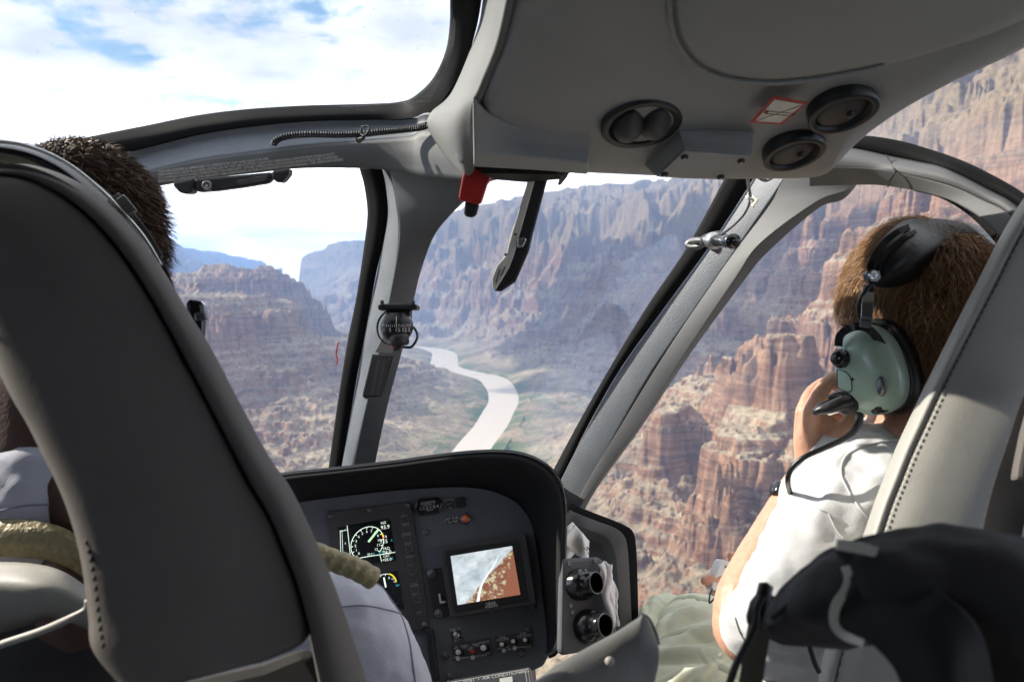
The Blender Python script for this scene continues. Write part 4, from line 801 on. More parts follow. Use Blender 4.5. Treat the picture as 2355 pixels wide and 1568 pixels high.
# toggle plate
tp = label_plate('toggle_plate', 1049, 1461, 10.5, 15, [("PASS TV", 1047, 1447), ("TEST", 1048, 1452), ("SPLIT", 1052, 1472)], .0048)
tg = obj('toggle_nut', *lathe_geo([(0, .004), (.004, .004), (.0058, .0028), (.0062, 0)], PP.at(1050, 1460, .001), PP.n, 6), M_steel, tp)
tube('toggle', [PP.at(1050, 1460, .003), PP.at(1050, 1459, .010), PP.at(1050, 1458, .016)], [.0012, .0018, .0026], M_steel, tp, 10)
# audio panels
def knob(x, y, r, par, m=M_gloss, cap=M_white, dx=-.3):
    n = nrm(PP.n + np.array([-.25, 0, .1])); k = obj('knob', *lathe_geo([(r, 0), (r, .010), (r * .92, .0112), (0, .0112)], PP.at(x, y, .0035), n, 24), m, par)
    obj('knob_cap', *lathe_geo([(r * .66, 0), (r * .66, .0035), (r * .5, .0042), (0, .0042)], PP.at(x, y, .0035) + n * .0110, n, 20), cap, k)
    return k
ap = obj('audio_panel', *poly_geo(PP, rrect(1087, 1492, 45, -7.5, 3.5, 20, .1, 3), 0, .0035), M_dark, ip, False, bevel=.001)
for x, y, r in ((1061, 1500, .0056), (1118, 1490, .0062)): knob(x, y, r, ap)
obj('mode_knob', *lathe_geo([(.0036, 0), (.003, .007), (0, .0075)], PP.at(1088, 1497, .0035), PP.n, 16), M_red, ap)
v, f = join([text_geo(t_, .0040, PP.frame(x, y, *TD, .0038)) for t_, x, y in (("ICS", 1049, 1487), ("VOL", 1050, 1490.5), ("MUSIC", 1069, 1484), ("VOL", 1069, 1488), ("SQL", 1084, 1488), ("ISO", 1081, 1493), ("RADIO", 1096, 1480), ("MIX", 1098, 1484), ("MIC", 1108, 1477), ("MUTE", 1118, 1475), ("OFF", 1050, 1510), ("TRIM", 1062, 1513), ("INTERCOM", 1076, 1511), ("MODE", 1098, 1508), ("PASS", 1114, 1506), ("OFF", 1122, 1501))] + [lathe_geo([(0, .0006), (.003, .0005), (.0034, 0)], PP.at(x, y, .0036), PP.n, 14) for x, y in ((1088, 1511), (1054, 1513))]); obj('key_print', v, f, M_white, ap, False)
ap2 = obj('audio_panel', *poly_geo(PP, rrect(1182, 1474, 41, -7, 3.4, 18, .1, 3), 0, .0035), M_dark, ip, False, bevel=.001)
for x, y, r in ((1160, 1482, .0044), (1186, 1475, .0044), (1213, 1472, .0042)): knob(x, y, r, ap2)
v, f = join([text_geo(t_, .0050, PP.frame(x, y, *TD, .0038)) for t_, x, y in (("VOX", 1155, 1465), ("VOLUME", 1156, 1470), ("VOX", 1203, 1456), ("SQUELCH", 1206, 1461))] + [text_geo(t_, .0036, PP.frame(x, y, *TD, .0038)) for t_, x, y in (("OFF", 1150, 1490), ("MAX", 1166, 1487), ("STEREO", 1172, 1492), ("MONO", 1196, 1487), ("PHONE", 1212, 1486))] + [lathe_geo([(0, .0006), (.0028, .0005), (.0032, 0)], PP.at(x, y, .0036), PP.n, 14) for x, y in ((1184, 1489), (1159, 1495))]); obj('key_print', v, f, M_white, ap2, False)
# air conditioning switch panel at the bottom
P3 = Plane((1080, 1560, 1.17), (1222, 1535, 1.16), (1110, 1620, 1.13))
ac = obj('vent_switch_panel', *poly_geo(P3, [(1030, 1567), (1220, 1535), (1228, 1620), (1040, 1650)], -.01, .004), M_gloss, ip, False, bevel=.001)
v, f = join([text_geo("VENT  •  AIR CONDITIONING", .0075, P3.frame(1142, 1558, 100, -17, .0043)), pline(P3, [(1040, 1572), (1216, 1541), (1224, 1600)], .0008, .0045), pline(P3, [(1196, 1550), (1210, 1548), (1214, 1575)], .0008, .0045)]); obj('label_print', v, f, M_dimw, ac, False)
obj('rocker', *poly_geo(P3, [(1152, 1567), (1182, 1562), (1186, 1590), (1156, 1595)], .004, .009), M_dimw, ac, False, bevel=.001)
# pedestal under the panel and pale floor bits
v, f = poly_geo(PP, [(600, 1590), (1214, 1550), (1250, 1900), (600, 1900)], -.28, -.03); obj('pedestal', v, f, M_panel, ip, False)
# ---------------------------------------------------------------- side vent box
PVB = Plane((1300, 1290, 1.19), (1420, 1290, 1.24), (1310, 1500, 1.15))
vb = thing('vent_box', PVB.at(1350, 1500), 'black box with two round air outlets at the right end of the panel', 'vent box')
slab('housing', PVB, [(1294, 1284), (1378, 1280), (1388, 1286), (1412, 1400), (1424, 1470), (1420, 1484), (1384, 1492), (1300, 1506), (1290, 1500)], -.014, 0, M_panel, vb, .005)
for x, y, r, tl in ((1330, 1344, .0232, 0), (1350, 1440, .0245, 0)):
    n = nrm(PVB.n + np.array([.30, 0, .06])); o_ = PVB.at(x, y, 0) - n * .006
    vt = obj('air_outlet', *lathe_geo([(r, 0), (r, .012), (r * .96, .019), (r * .86, .023), (r * .74, .025), (r * .71, .036), (r * .69, .041), (r * .62, .042)], o_, n, 48), M_gloss, vb)
    obj('duct', *lathe_geo([(r * .625, .0418), (r * .60, .038), (r * .58, .02), (r * .56, .014), (0, .014)], o_, n, 40), M_seal, vt)
    obj('rim', *lathe_geo([(r * .69, .0415), (r * .665, .0435), (r * .63, .0425)], o_, n, 48), M_dsteel, vt)
for x, y in ((1308, 1296), (1368, 1290), (1312, 1392), (1316, 1408)):
    obj('screw', *lathe_geo([(0, .001), (.003, .0015), (.0042, .001), (.0045, -.001)], PVB.at(x, y, 0), PVB.n, 16), M_dsteel2, vb)
# papers
M_paper = mat('paper', (.78, .79, .80), .7, var=.04, vscale=30)
def sheet(name, pts, m, label, cat='paper', seed=1, amp=.003, group=None, th=.0015):
    pts = px(pts); r = np.random.default_rng(seed); c = pts.mean(0); n = 14
    rows = []
    a, b_, c2, d = pts
    for i in range(n):
        for_ = []
        for j in range(n):
            s, t = i / (n - 1), j / (n - 1); p = (a * (1 - s) + b_ * s) * (1 - t) + (d * (1 - s) + c2 * s) * t; for_.append(p + np.array([0, -1, .3]) * amp * (math.sin(s * 5 + seed) * math.cos(t * 4 + seed) + .5 * math.sin(9 * t + 3 * s)))
        rows.append(for_)
    v, f = grid_geo(np.array(rows)); return tag(obj(name, v, f, m, None, True, solid=th), label, cat, group)
sheet('folded_paper', [(1285, 1222, 1.33), (1318, 1200, 1.34), (1352, 1240, 1.34), (1298, 1300, 1.30)], M_paper, 'white folded paper standing behind the vent box, nearest the post', seed=2, amp=.006)
pa = sheet('chart_page', [(1290, 1246, 1.29), (1322, 1206, 1.31), (1356, 1244, 1.31), (1354, 1296, 1.28)], M_paper, 'crumpled white page with dark print tucked behind the vent box', seed=4, amp=.008)
PQ = Plane((1330, 1255, 1.265), (1354, 1256, 1.265), (1335, 1285, 1.255)); g = []
r = np.random.default_rng(3)
for k in range(40):
    x, y = 1334 + r.uniform(0, 20), 1256 + r.uniform(0, 26)
    if y < 1256 + (x - 1334) * 1.0 - 2: g.append(poly_geo(PQ, [(x, y), (x + 3, y + r.uniform(-3, 3)), (x + 2, y + 4)], 0, .0006))
v, f = join(g); pr = obj('print_blot', v, f, M_blk, pa, False)
bk2 = thing('tissue_bundle', P(1400, 1430, 1.2), 'crumpled pile of white tissues in the holder beside the vent box', 'tissues')
for k, (dx_, dy_, dd) in enumerate(((0, 0, 0), (6, 6, .008), (12, 14, .016))):
    pts = px([(1376 + dx_, 1296 + dy_, 1.20 + dd), (1395 + dx_, 1290 + dy_, 1.21 + dd), (1419 + dx_ * .4, 1437 - dy_ * .3, 1.17 + dd), (1404 + dx_ * .4, 1441 - dy_ * .2, 1.16 + dd)]); rows = []
    for i in range(16):
        s = i / 15; rows.append([(pts[0] * (1 - t) + pts[1] * t) * (1 - s) + (pts[3] * (1 - t) + pts[2] * t) * s + np.array([.004 * math.sin(9 * s + k * 2), -.004 * math.sin(7 * t + 8 * s + k), 0]) for t in np.linspace(0, 1, 8)])
    v, f = grid_geo(np.array(rows)); obj('tissue', v, f, M_paper, bk2, solid=.0025)
# ---------------------------------------------------------------- compass on the centre post
cm = thing('compass', P(915, 745, 1.35), 'black wet compass with white dial numbers on the centre post', 'compass')
PC = Plane((880, 700, 1.36), (955, 700, 1.36), (915, 790, 1.36))
slab('mounting_bracket', PC, [(871, 701), (890, 699), (945, 698), (962, 701), (961, 713), (872, 714)], -.03, .012, M_blk, cm, .003)
slab('bracket_neck', PC, [(888, 712), (946, 712), (944, 742), (892, 742)], -.02, .006, M_blk, cm, .003)
for x in (879, 950): obj('bolt', *lathe_geo([(0, .006), (.003, .006), (.0035, 0)], P(x, 699, 1.345), [0, -.1, 1], 12), M_blk, cm)
cc_ = P(913, 751, 1.345); rad = .0275
bowl = obj('bowl', *lathe_geo([(0, -rad)] + [(rad * math.sin(t), -rad * math.cos(t)) for t in np.linspace(.15, 2.6, 20)] + [(0, rad * .86)], cc_, [0, 0, 1], 40), mat('bowl_black', (.006, .006, .007), .3, spec=.35), cm)
obj('rear_ring', *lathe_geo([(rad * 1.1, -.004), (rad * 1.16, 0), (rad * 1.1, .004)], P(905, 752, 1.36), [-.55, .8, .1], 40), M_seal, cm)
g = []
for k in range(-8, 9):
    a = k * 7.5; d_ = np.array([math.sin(math.radians(a)), -math.cos(math.radians(a)), 0]); p = cc_ + d_ * (rad * 1.0) ; hgt = .0045 if k % 2 == 0 else .0028
    X_ = np.array([math.cos(math.radians(a)), math.sin(math.radians(a)), 0]); q = [p + X_ * s * .0004 + np.array([0, 0, z]) for s, z in ((-1, .001), (1, .001), (1, .001 + hgt), (-1, .001 + hgt))]; g.append((np.array(q), [(0, 1, 2, 3)]))
for t_, a in (("21", -46), ("S", -16), ("15", 10), ("12", 34), ("E", 56)):
    ar = math.radians(a); d_ = np.array([math.sin(ar), -math.cos(ar), 0]); X_ = np.array([math.cos(ar), math.sin(ar), 0]); o_ = cc_ + d_ * (rad * 1.005) + np.array([0, 0, -.0045])
    M_ = Matrix.Identity(4)
    for i in range(3): M_[i][0], M_[i][1], M_[i][2], M_[i][3] = X_[i], (0, 0, 1)[i], d_[i], o_[i]
    g.append(text_geo(t_, .0095, M_))
v, f = join(g); obj('dial_print', v, f, M_white, bowl, False)
obj('lubber_line', *tube_geo([cc_ + np.array([.003, -rad * 1.02, .018 - .0]), cc_ + np.array([.003, -rad * 1.03, .008]), cc_ + np.array([.003, -rad * 1.03, .0])], .0006, 6), M_white, bowl)
cyl('lower_housing', P(917, 768, 1.335), P(920, 795, 1.335), [(0, 0), (.0155, 0), (.0165, .25), (.0165, .8), (.013, 1), (0, 1)], M_blk, cm)
cyl('plug', P(913, 795, 1.335), P(913, 806, 1.335), [(0, 0), (.008, 0), (.006, 1), (0, 1)], M_blk, cm)
tube('lamp_lead', pxc([(926, 798, 1.335), (945, 798, 1.335), (956, 785, 1.335), (960, 770, 1.34), (953, 755, 1.35), (944, 750, 1.36)], 40), .0022, M_blk, cm, 8)
button(907, 797, 1.33, .003, [0, -1, 0], M_red, cm, 'red_seal')
# deviation card and placard on the post
PD = Plane((875, 800, 1.46), (908, 812, 1.465), (840, 900, 1.52))
dv = thing('deviation_card', PD.at(890, 790), 'small tilted compass card below the compass on the centre post', 'card')
slab('card', PD, [(884, 766), (912, 780), (903, 808), (863, 806)], .004, .006, mat('card_grey', (.42, .40, .38), .6), dv, .0004)
sp = thing('speed_table', PD.at(870, 900), 'long black placard with rows of white figures on the centre post', 'placard')
slab('backing', PD, [(857, 812), (909, 815), (884, 905), (876, 911), (842, 914), (835, 908), (836, 900)], .003, .005, M_dark, sp, .0005)
g = [pline(PD, [(858, 814), (907, 817), (882, 904), (875, 909), (842, 912), (837, 907), (858, 814)], .0010, .0056)]
for k in range(17):
    t = (k + 1.6) / 18.6; xl, xr, y = 856 - 18 * t + 3, 906 - 22 * t - 4, 816 + 92 * t; g.append(pline(PD, [(xl, y - 1), (xr, y)], .0009, .0056))
    xa = xl + 4; 
    if k < 16: g.append(text_geo("%d000    %d.%d" % (k + 1, 140 - 3 * k, k % 10), .0032, PD.frame((xl + xr) / 2, y + 2.7, 100, 3, .0056)))
g.append(text_geo("VNE POWER ON - KNOTS", .0034, PD.frame(882, 819.5, 100, 4, .0056)))
v, f = join(g); obj('table_print', v, f, M_dimw, sp, False)
# ---------------------------------------------------------------- seats
M_leath = mat('grey_leather', (.40, .385, .345), .5, bump=.12, bscale=320, var=.10, vscale=9)
M_leath_shaded = mat('grey_leather_shaded', (.125, .110, .097), .72, bump=.10, bscale=320, var=.12, vscale=9)  # same grey leather as the passenger seat, shade put into the colour
M_cream = mat('cream_leather', (.50, .48, .38), .4, bump=.2, bscale=120, var=.15, vscale=20)
M_cloth = mat('black_cloth', (.022, .020, .020), .8, bump=.15, bscale=500, var=.3, vscale=14)
ps = thing('pilot_seat', P(300, 1568, .62), 'large shaded grey leather seat back with stitched edge roll behind the pilot', 'seat')
E = [(-360, 520), (-250, 410), (-120, 375), (20, 376), (90, 384), (170, 415), (250, 470), (320, 545), (375, 625), (430, 715), (480, 795), (525, 880), (575, 975), (620, 1055), (665, 1120), (700, 1190), (735, 1268), (768, 1350), (800, 1440), (850, 1590), (900, 1750)]
C1 = [(-330, 530), (-236, 432), (-120, 400), (5, 402), (70, 412), (140, 445), (215, 505), (282, 582), (335, 660), (388, 752), (438, 845), (486, 935), (538, 1035), (580, 1115), (622, 1185), (655, 1262), (685, 1338), (702, 1395), (718, 1450), (740, 1560), (780, 1750)]
def off(pts, dx, dy, d, d2=None): 
    n = len(pts); return [(x + dx, y + dy, d + ((d2 or d) - d) * i / (n - 1)) for i, (x, y) in enumerate(pts)]
k5 = [((a * .35 + c * .65), (b_ * .35 + e * .65)) for (a, b_), (c, e) in zip(E, C1)]; k6 = [((a * .75 + c * .25), (b_ * .75 + e * .25)) for (a, b_), (c, e) in zip(E, C1)]
loft('edge_roll', [off(E, 0, 6, .80, .66), off(E, 2, 0, .74, .60), off(k6, 0, 0, .70, .565), off(k5, 0, 0, .685, .55), off(C1, 0, 0, .69, .555), off(C1, -8, 6, .72, .585)], M_leath_shaded, ps, nu=130, nv=24, solid=.01, curved=True)
Cb = C1[:17] + [(716, 1432), (706, 1468), (672, 1492), (600, 1522)]
Lf = [(-334, 540), (-330, 536), (-320, 532), (-300, 530), (-250, 540), (-180, 556), (-125, 590), (-80, 650), (-50, 730), (-20, 810), (5, 872), (32, 925), (62, 975), (92, 1035), (122, 1095), (150, 1160), (175, 1240), (192, 1325), (203, 1420), (215, 1500), (300, 1600)]
ra = [(x, y) for x, y in Cb]; rb = [(x * .90 + l * .10, y * .90 + m_ * .10) for (x, y), (l, m_) in zip(Cb, Lf)]; rc = [(x * .5 + l * .5, y * .5 + m_ * .5) for (x, y), (l, m_) in zip(Cb, Lf)]; rd2 = [(x * .08 + l * .92, y * .08 + m_ * .92) for (x, y), (l, m_) in zip(Cb, Lf)]
loft('back_panel', [off(ra, -2, 2, .705, .575), off(ra, -8, 3, .688, .560), off(rb, 0, 0, .675, .552), off(rc, 0, 0, .650, .538), off(rd2, 0, 0, .650, .536), off(Lf, 0, 0, .672, .552)], M_leath_shaded, ps, nu=120, nv=34, solid=.02, curved=True)
st = [(l + 26, m_ + 8) for l, m_ in Lf[8:20]]
sp3_ = pxc([(x, y, .645 - .0105 * i) for i, (x, y) in enumerate(st)], 90)
v, f = join([tube_geo([sp3_[i], (sp3_[i] + sp3_[i + 1]) / 2, sp3_[i + 1]], .0014, 5) for i in range(0, 88, 2)]); tag(obj('stitching', v, f, M_cloth, ps), None, None, None, 'stuff')
v, f = poly_geo(Plane((400, 1500, .60), (800, 1500, .60), (600, 1700, .57)), [(150, 1590), (420, 1560), (600, 1520), (700, 1480), (725, 1500), (790, 1620), (860, 1800), (100, 1800)], -.04, 0); obj('lower_shell', v, f, M_cloth, ps, False, bevel=.01)
# left hand strap and cream bolster seen past the seat edge
loft('seat_bolster', [[(-160, 1300, .86), (-20, 1292, .85), (80, 1296, .84), (150, 1316, .83), (230, 1370, .83)], [(-160, 1350, .83), (-20, 1345, .82), (80, 1350, .81), (150, 1370, .81), (230, 1410, .81)], [(-160, 1420, .84), (-20, 1415, .83), (70, 1412, .82), (130, 1408, .82), (220, 1440, .83)], [(-160, 1470, .88), (-20, 1460, .87), (60, 1440, .86), (120, 1420, .85), (210, 1450, .85)]], M_leath, ps, nu=40, nv=20, solid=.01, curved=True)
tube('shell_piping', pxc([(-100, 1520, .70), (0, 1482, .68), (90, 1452, .67), (160, 1422, .66), (198, 1402, .66), (204, 1380, .66)], 50), .0032, M_leath, ps, 10)
v, f = poly_geo(Plane((0, 1480, .9), (200, 1400, .9), (100, 1568, .85)), [(-200, 1400), (210, 1340), (260, 1500), (260, 1800), (-200, 1800)], -.03, 0); obj('seat_pan', v, f, M_cloth, ps, False)
# passenger seat
qs = thing('passenger_seat', P(2250, 1568, .8), 'pale grey leather seat back with stitched seam on the right', 'seat')
E2 = [(2470, 300), (2355, 455), (2300, 545), (2262, 620), (2225, 692), (2185, 770), (2150, 840), (2118, 905), (2090, 965), (2060, 1030), (2036, 1090), (2012, 1150), (1990, 1215), (1960, 1300), (1925, 1400), (1895, 1500), (1870, 1620)]
def sh(pts, dx, dy, d, d2): return off(pts, dx, dy, d, d2)
loft('side_roll', [sh(E2, 8, 6, .98, .90), sh(E2, 0, 0, .93, .85), sh(E2, 10, 4, .90, .82), sh(E2, 26, 10, .888, .808), sh(E2, 40, 16, .89, .81)], M_leath, qs, nu=110, nv=18, solid=.01, curved=True)
loft('back_panel', [sh(E2, 40, 16, .889, .809), sh(E2, 46, 18, .884, .805), sh(E2, 110, 40, .87, .79), sh(E2, 230, 80, .855, .78), sh(E2, 330, 110, .865, .79), sh(E2, 520, 160, .92, .84)], M_leath, qs, nu=110, nv=26, solid=.015, curved=True)
spx = pxc([(x + 40, y + 16, .884 - .005 * i) for i, (x, y) in enumerate(E2)], 150)
v, f = join([tube_geo([spx[i], (spx[i] + spx[i + 1]) / 2 + .0006 * CF, spx[i + 1]], .0007, 5) for i in range(0, 148, 2)]); tag(obj('stitching', v, f, mat('thread', (.13, .12, .11), .8), qs), None, None, None, 'stuff')
tube('seam', pxc([(x + 44, y + 18, .888 - .005 * i) for i, (x, y) in enumerate(E2)], 120), .0009, M_leath_shaded, qs, 6)
# dark belt hardware at the far right
bl = thing('shoulder_belt', P(2340, 1100, .7), 'black shoulder belt over the right edge of the pale passenger seat', 'seat belt')
loft('webbing', [[(2420, 800, .78), (2355, 905, .76), (2318, 1010, .74), (2285, 1110, .72), (2262, 1200, .71), (2240, 1330, .69)], [(2520, 860, .77), (2440, 950, .75), (2400, 1050, .73), (2370, 1150, .71), (2350, 1240, .70), (2330, 1340, .68)]], M_cloth, bl, nu=50, solid=.003)
PBL = Plane((2330, 950, .72), (2400, 960, .72), (2320, 1110, .70))
slab('guide', PBL, [(2352, 948), (2420, 950), (2420, 1118), (2318, 1108), (2322, 1080), (2338, 1000)], 0, .012, M_leath_shaded, bl, .004)
# black padded bag in the foreground
bg_ = thing('padded_bag', P(2100, 1568, .5), 'black padded bag with bright metal clip, blurred at the lower right corner', 'bag')
top = [(1765, 1430, .50), (1772, 1392, .50), (1800, 1340, .495), (1850, 1292, .49), (1910, 1252, .485), (1985, 1225, .48), (2060, 1214, .475), (2150, 1210, .47), (2250, 1218, .46), (2370, 1240, .45), (2520, 1290, .45)]
t2 = [(1768, 1438, .485), (1790, 1405, .475), (1830, 1365, .465), (1885, 1325, .455), (1945, 1295, .447), (2015, 1275, .44), (2085, 1268, .435), (2170, 1270, .43), (2265, 1282, .42), (2385, 1310, .41), (2540, 1360, .41)]
t3 = [(1770, 1446, .485), (1800, 1430, .468), (1850, 1415, .45), (1910, 1400, .44), (1970, 1395, .43), (2040, 1395, .42), (2110, 1400, .415), (2190, 1415, .41), (2285, 1430, .40), (2400, 1450, .39), (2560, 1480, .39)]
t4 = [(1774, 1453, .492), (1808, 1458, .482), (1860, 1464, .472), (1925, 1468, .462), (1985, 1462, .455), (2050, 1475, .445), (2110, 1500, .44), (2190, 1540, .43), (2285, 1580, .42), (2400, 1620, .41), (2560, 1650, .41)]
t5 = [(1776, 1458, .505), (1812, 1472, .50), (1862, 1484, .50), (1930, 1488, .495), (1990, 1480, .49), (2040, 1490, .485), (2080, 1530, .48), (2100, 1640, .47), (2200, 1750, .46), (2400, 1800, .45), (2560, 1800, .45)]
pbd = loft('padded_body', [top, t2, t3, t4, t5], M_cloth, bg_, nu=110, nv=40, solid=.012, curved=True)
txp = bpy.data.textures.new('pad', 'CLOUDS'); txp.noise_scale = .05; dq = pbd.modifiers.new('d', 'DISPLACE'); dq.texture = txp; dq.strength = .012; dq.mid_level = .5
# dark flap standing proud and its metal edging
fl_ = [(1925, 1252, .455), (2020, 1268, .45), (2050, 1310, .44), (2110, 1340, .425), (2180, 1370, .405), (2260, 1460, .39), (2300, 1650, .38)]
fl2 = [(1945, 1300, .445), (1985, 1320, .435), (2030, 1360, .425), (2070, 1400, .41), (2120, 1450, .395), (2180, 1530, .38), (2200, 1700, .37)]
fl3 = [(1948, 1340, .440), (1930, 1385, .430), (1925, 1420, .425), (1960, 1455, .415), (2010, 1485, .405), (2070, 1570, .39), (2080, 1750, .38)]
loft('flap', [fl_, fl2, fl3], mat('flap_black', (.006, .006, .006), .7), bg_, nu=60, nv=20, solid=.006, curved=True)
def strap(name, pts, w_, m, par, th=.0015, wdir=None, n=50):
    path = pxc(pts, n); T = np.gradient(path, axis=0); vs = []; fs = []
    for p, t in zip(path, T):
        side = nrm(np.cross(t, wdir if wdir is not None else -p)); nn = nrm(np.cross(side, t))
        for a, b_ in ((-1, -1), (1, -1), (1, 1), (-1, 1)): vs.append(p + side * a * w_ / 2 + nn * b_ * th / 2)
    for i in range(n - 1):
        for k in range(4): fs.append((i * 4 + k, i * 4 + (k + 1) % 4, (i + 1) * 4 + (k + 1) % 4, (i + 1) * 4 + k))
    fs += [(0, 1, 2, 3), tuple((n - 1) * 4 + k for k in (3, 2, 1, 0))]
    return obj(name, vs, fs, m, par, bevel=.0004)
clipo = strap('metal_clip', [(1924, 1251, .447), (1955, 1256, .445), (1990, 1262, .442), (2016, 1270, .44)], .0062, M_cream if False else mat('clip_metal', (.70, .68, .58), .35, metal=.3), bg_, .004, n=20)
strap('metal_edging', [(1944, 1302, .442), (1952, 1330, .438), (1944, 1358, .434), (1926, 1385, .43), (1918, 1412, .427), (1922, 1440, .424), (1945, 1462, .42), (1990, 1478, .41)], .0048, MATS['clip_metal'], bg_, .003, n=40)
tube('seam', pxc([(1775, 1420, .47), (1830, 1380, .463), (1900, 1352, .452), (1945, 1345, .441)], 40), .0018, M_cloth, bg_, 8)
# strap and cable at the left of the bag
hs = thing('harness_strap', P(1720, 1568, .55), 'narrow olive and black strap hanging left of the black bag', 'strap')
strap('webbing', [(1770, 1365, .545), (1755, 1400, .54), (1745, 1450, .535), (1735, 1510, .53), (1722, 1600, .525)], .015, mat('olive_web', (.10, .095, .06), .8, bump=.5, bscale=400), hs, .002)
v, f = lathe_geo([(0, 0), (.006, 0), (.0075, .004), (.0075, .014), (.005, .02), (.005, .028), (0, .03)], P(1738, 1438, .53), P(1758, 1360, .53) - P(1738, 1438, .53), 20); obj('toggle', v, f, M_blk, hs)
tag(tube('cable', pxc([(1752, 1372, .52), (1740, 1400, .518), (1735, 1440, .515), (1712, 1490, .51), (1692, 1530, .508), (1668, 1600, .505)], 60), .0024, M_blk, None, 10), 'black cable hanging across the khaki trousers left of the padded bag', 'cable')
tag(tube('cable', pxc([(1858, 1470, .80), (1866, 1500, .80), (1874, 1525, .80), (1884, 1545, .80)], 30), .0026, M_blk, None, 8), 'short black cable looping down from under the padded bag', 'cable')
# grey arm rest in the lower centre
ar = thing('arm_rest', P(1400, 1568, .7), 'blurred grey moulded seat arm rising from the bottom centre', 'arm rest')
a1 = [(1120, 1650, .62), (1215, 1582, .64), (1290, 1528, .66), (1360, 1488, .68), (1420, 1455, .69), (1458, 1428, .70), (1474, 1413, .705)]
a2 = [(1160, 1700, .60), (1250, 1640, .62), (1330, 1590, .64), (1400, 1550, .66), (1450, 1515, .675), (1480, 1470, .685), (1484, 1418, .70)]
a3 = [(1200, 1790, .61), (1320, 1750, .63), (1420, 1690, .65), (1480, 1620, .67), (1505, 1550, .69), (1513, 1490, .70), (1492, 1424, .71)]
loft('moulding', [[(x, y + 4, d + .05) for x, y, d in a1], a1, a2, a3, [(x, y + 2, d + .04) for x, y, d in a3]], mat('arm_grey', (.10, .10, .095), .6, bump=.2, bscale=300), ar, nu=60, nv=30, solid=.008, curved=True)
obj('screw_cap', *lathe_geo([(0, .002), (.0035, .002), (.004, 0)], P(1402, 1520, .664), -P(1402, 1520, 1), 14), M_leath, ar)
tag(strap('sill_strip', [(1474, 1412, .72), (1490, 1422, .72), (1505, 1450, .715), (1514, 1482, .71)], .004, M_leath, ar, .002, n=20), None)
# ---------------------------------------------------------------- people
from mathutils.bvhtree import BVHTree
M_skin = mat('skin', (.62, .335, .225), .45, bump=.35, bscale=240, var=.12, vscale=60, sss=.12)
M_skin2 = mat('brown_skin', (.10, .045, .028), .5, bump=.3, bscale=240, var=.1, vscale=60)
M_shirt = mat('white_cotton', (.72, .72, .73), .85, bump=.35, bscale=700, sheen=.3)
M_shirt2 = mat('uniform_white', (.62, .63, .72), .8, bump=.3, bscale=600)
M_khaki = mat('khaki_cotton', (.60, .61, .46), .85, bump=.35, bscale=420, var=.06, vscale=30)
M_gold = mat('gold_braid', (.34, .29, .16), .45, metal=.25, bump=.9, bscale=190, var=.3, vscale=120)
M_cup = mat('pale_green_shell', (.40, .54, .45), .32, coat=.4, var=.03, vscale=20)
M_chrome = mat('chrome', (.75, .75, .76), .12, metal=1)
M_vinyl = mat('black_vinyl', (.013, .013, .013), .36, bump=.25, bscale=160)
def ell_geo(c, r, R=None, nu=24, nv=16):
    c = np.asarray(c, float); r = np.asarray(r, float) if not np.isscalar(r) else np.full(3, r); vs = []; fs = []
    for i in range(nv + 1):
        for j in range(nu):
            th, ph = math.pi * i / nv, 2 * math.pi * j / nu; p = np.array([math.sin(th) * math.cos(ph), math.sin(th) * math.sin(ph), math.cos(th)]) * r
            vs.append(c + (R @ p if R is not None else p))
    for i in range(nv):
        for j in range(nu): fs.append((i * nu + j, i * nu + (j + 1) % nu, (i + 1) * nu + (j + 1) % nu, (i + 1) * nu + j))
    return np.array(vs), fs
def limb(pts, radii, n=24, seg=16):
    """pixel/depth joints with a radius per joint, round ended"""
    path = pxc(pts, n); r = np.interp(np.linspace(0, 1, n), np.linspace(0, 1, len(radii)), radii)
    return [tube_geo(path, list(r), seg), ell_geo(path[0], r[0], nu=14, nv=10), ell_geo(path[-1], r[-1], nu=14, nv=10)]
def flesh(name, geos, m, parent, voxel, smooth=4, disp=None, fine=None, label=None):
    o = obj(name, *join(geos), m, parent, True, label)
    r = o.modifiers.new('r', 'REMESH'); r.mode = 'VOXEL'; r.voxel_size = voxel; r.use_smooth_shade = True
    if smooth: s = o.modifiers.new('s', 'SMOOTH'); s.iterations = smooth; s.factor = .6
    for k, d in enumerate((disp, fine)):
        if d:
            t = bpy.data.textures.new(name + str(k), 'CLOUDS'); t.noise_scale = d[0]; t.noise_depth = 3
            q = o.modifiers.new('d', 'DISPLACE'); q.texture = t; q.strength = d[1]; q.mid_level = .5; q.texture_coords = 'LOCAL'
    dg = bpy.context.evaluated_depsgraph_get(); dg.update(); me = bpy.data.meshes.new_from_object(o.evaluated_get(dg)); o.modifiers.clear(); o.data = me; me.name = name
    me.polygons.foreach_set('use_smooth', [True] * len(me.polygons)); me.update(); return o
def surf(o, x, y, off=.002):
    """point where the line of sight through a photo position meets the mesh"""
    if 'bvh' not in SURF or SURF['o'] is not o:
        w_ = world_off(o); SURF['bvh'] = BVHTree.FromPolygons([v.co + w_ for v in o.data.vertices], [tuple(p.vertices) for p in o.data.polygons]); SURF['o'] = o
    h = SURF['bvh'].ray_cast(Vector((0, 0, 0)), V(nrm(P(x, y, 1))))
    if h[0] is None: return None
    n = np.array(h[1]); n = n if np.dot(n, P(x, y, 1)) < 0 else -n
    return np.array(h[0]) + n * off
SURF = {}
def seam_on(o, pts, r, m, par, name='seam', n=60, off=.0005):
    q = [surf(o, x, y, off) for x, y in catmull(pts, n)]; q = [p for p in q if p is not None]
    if len(q) > 3: return tube(name, q, r, m, par, 5)
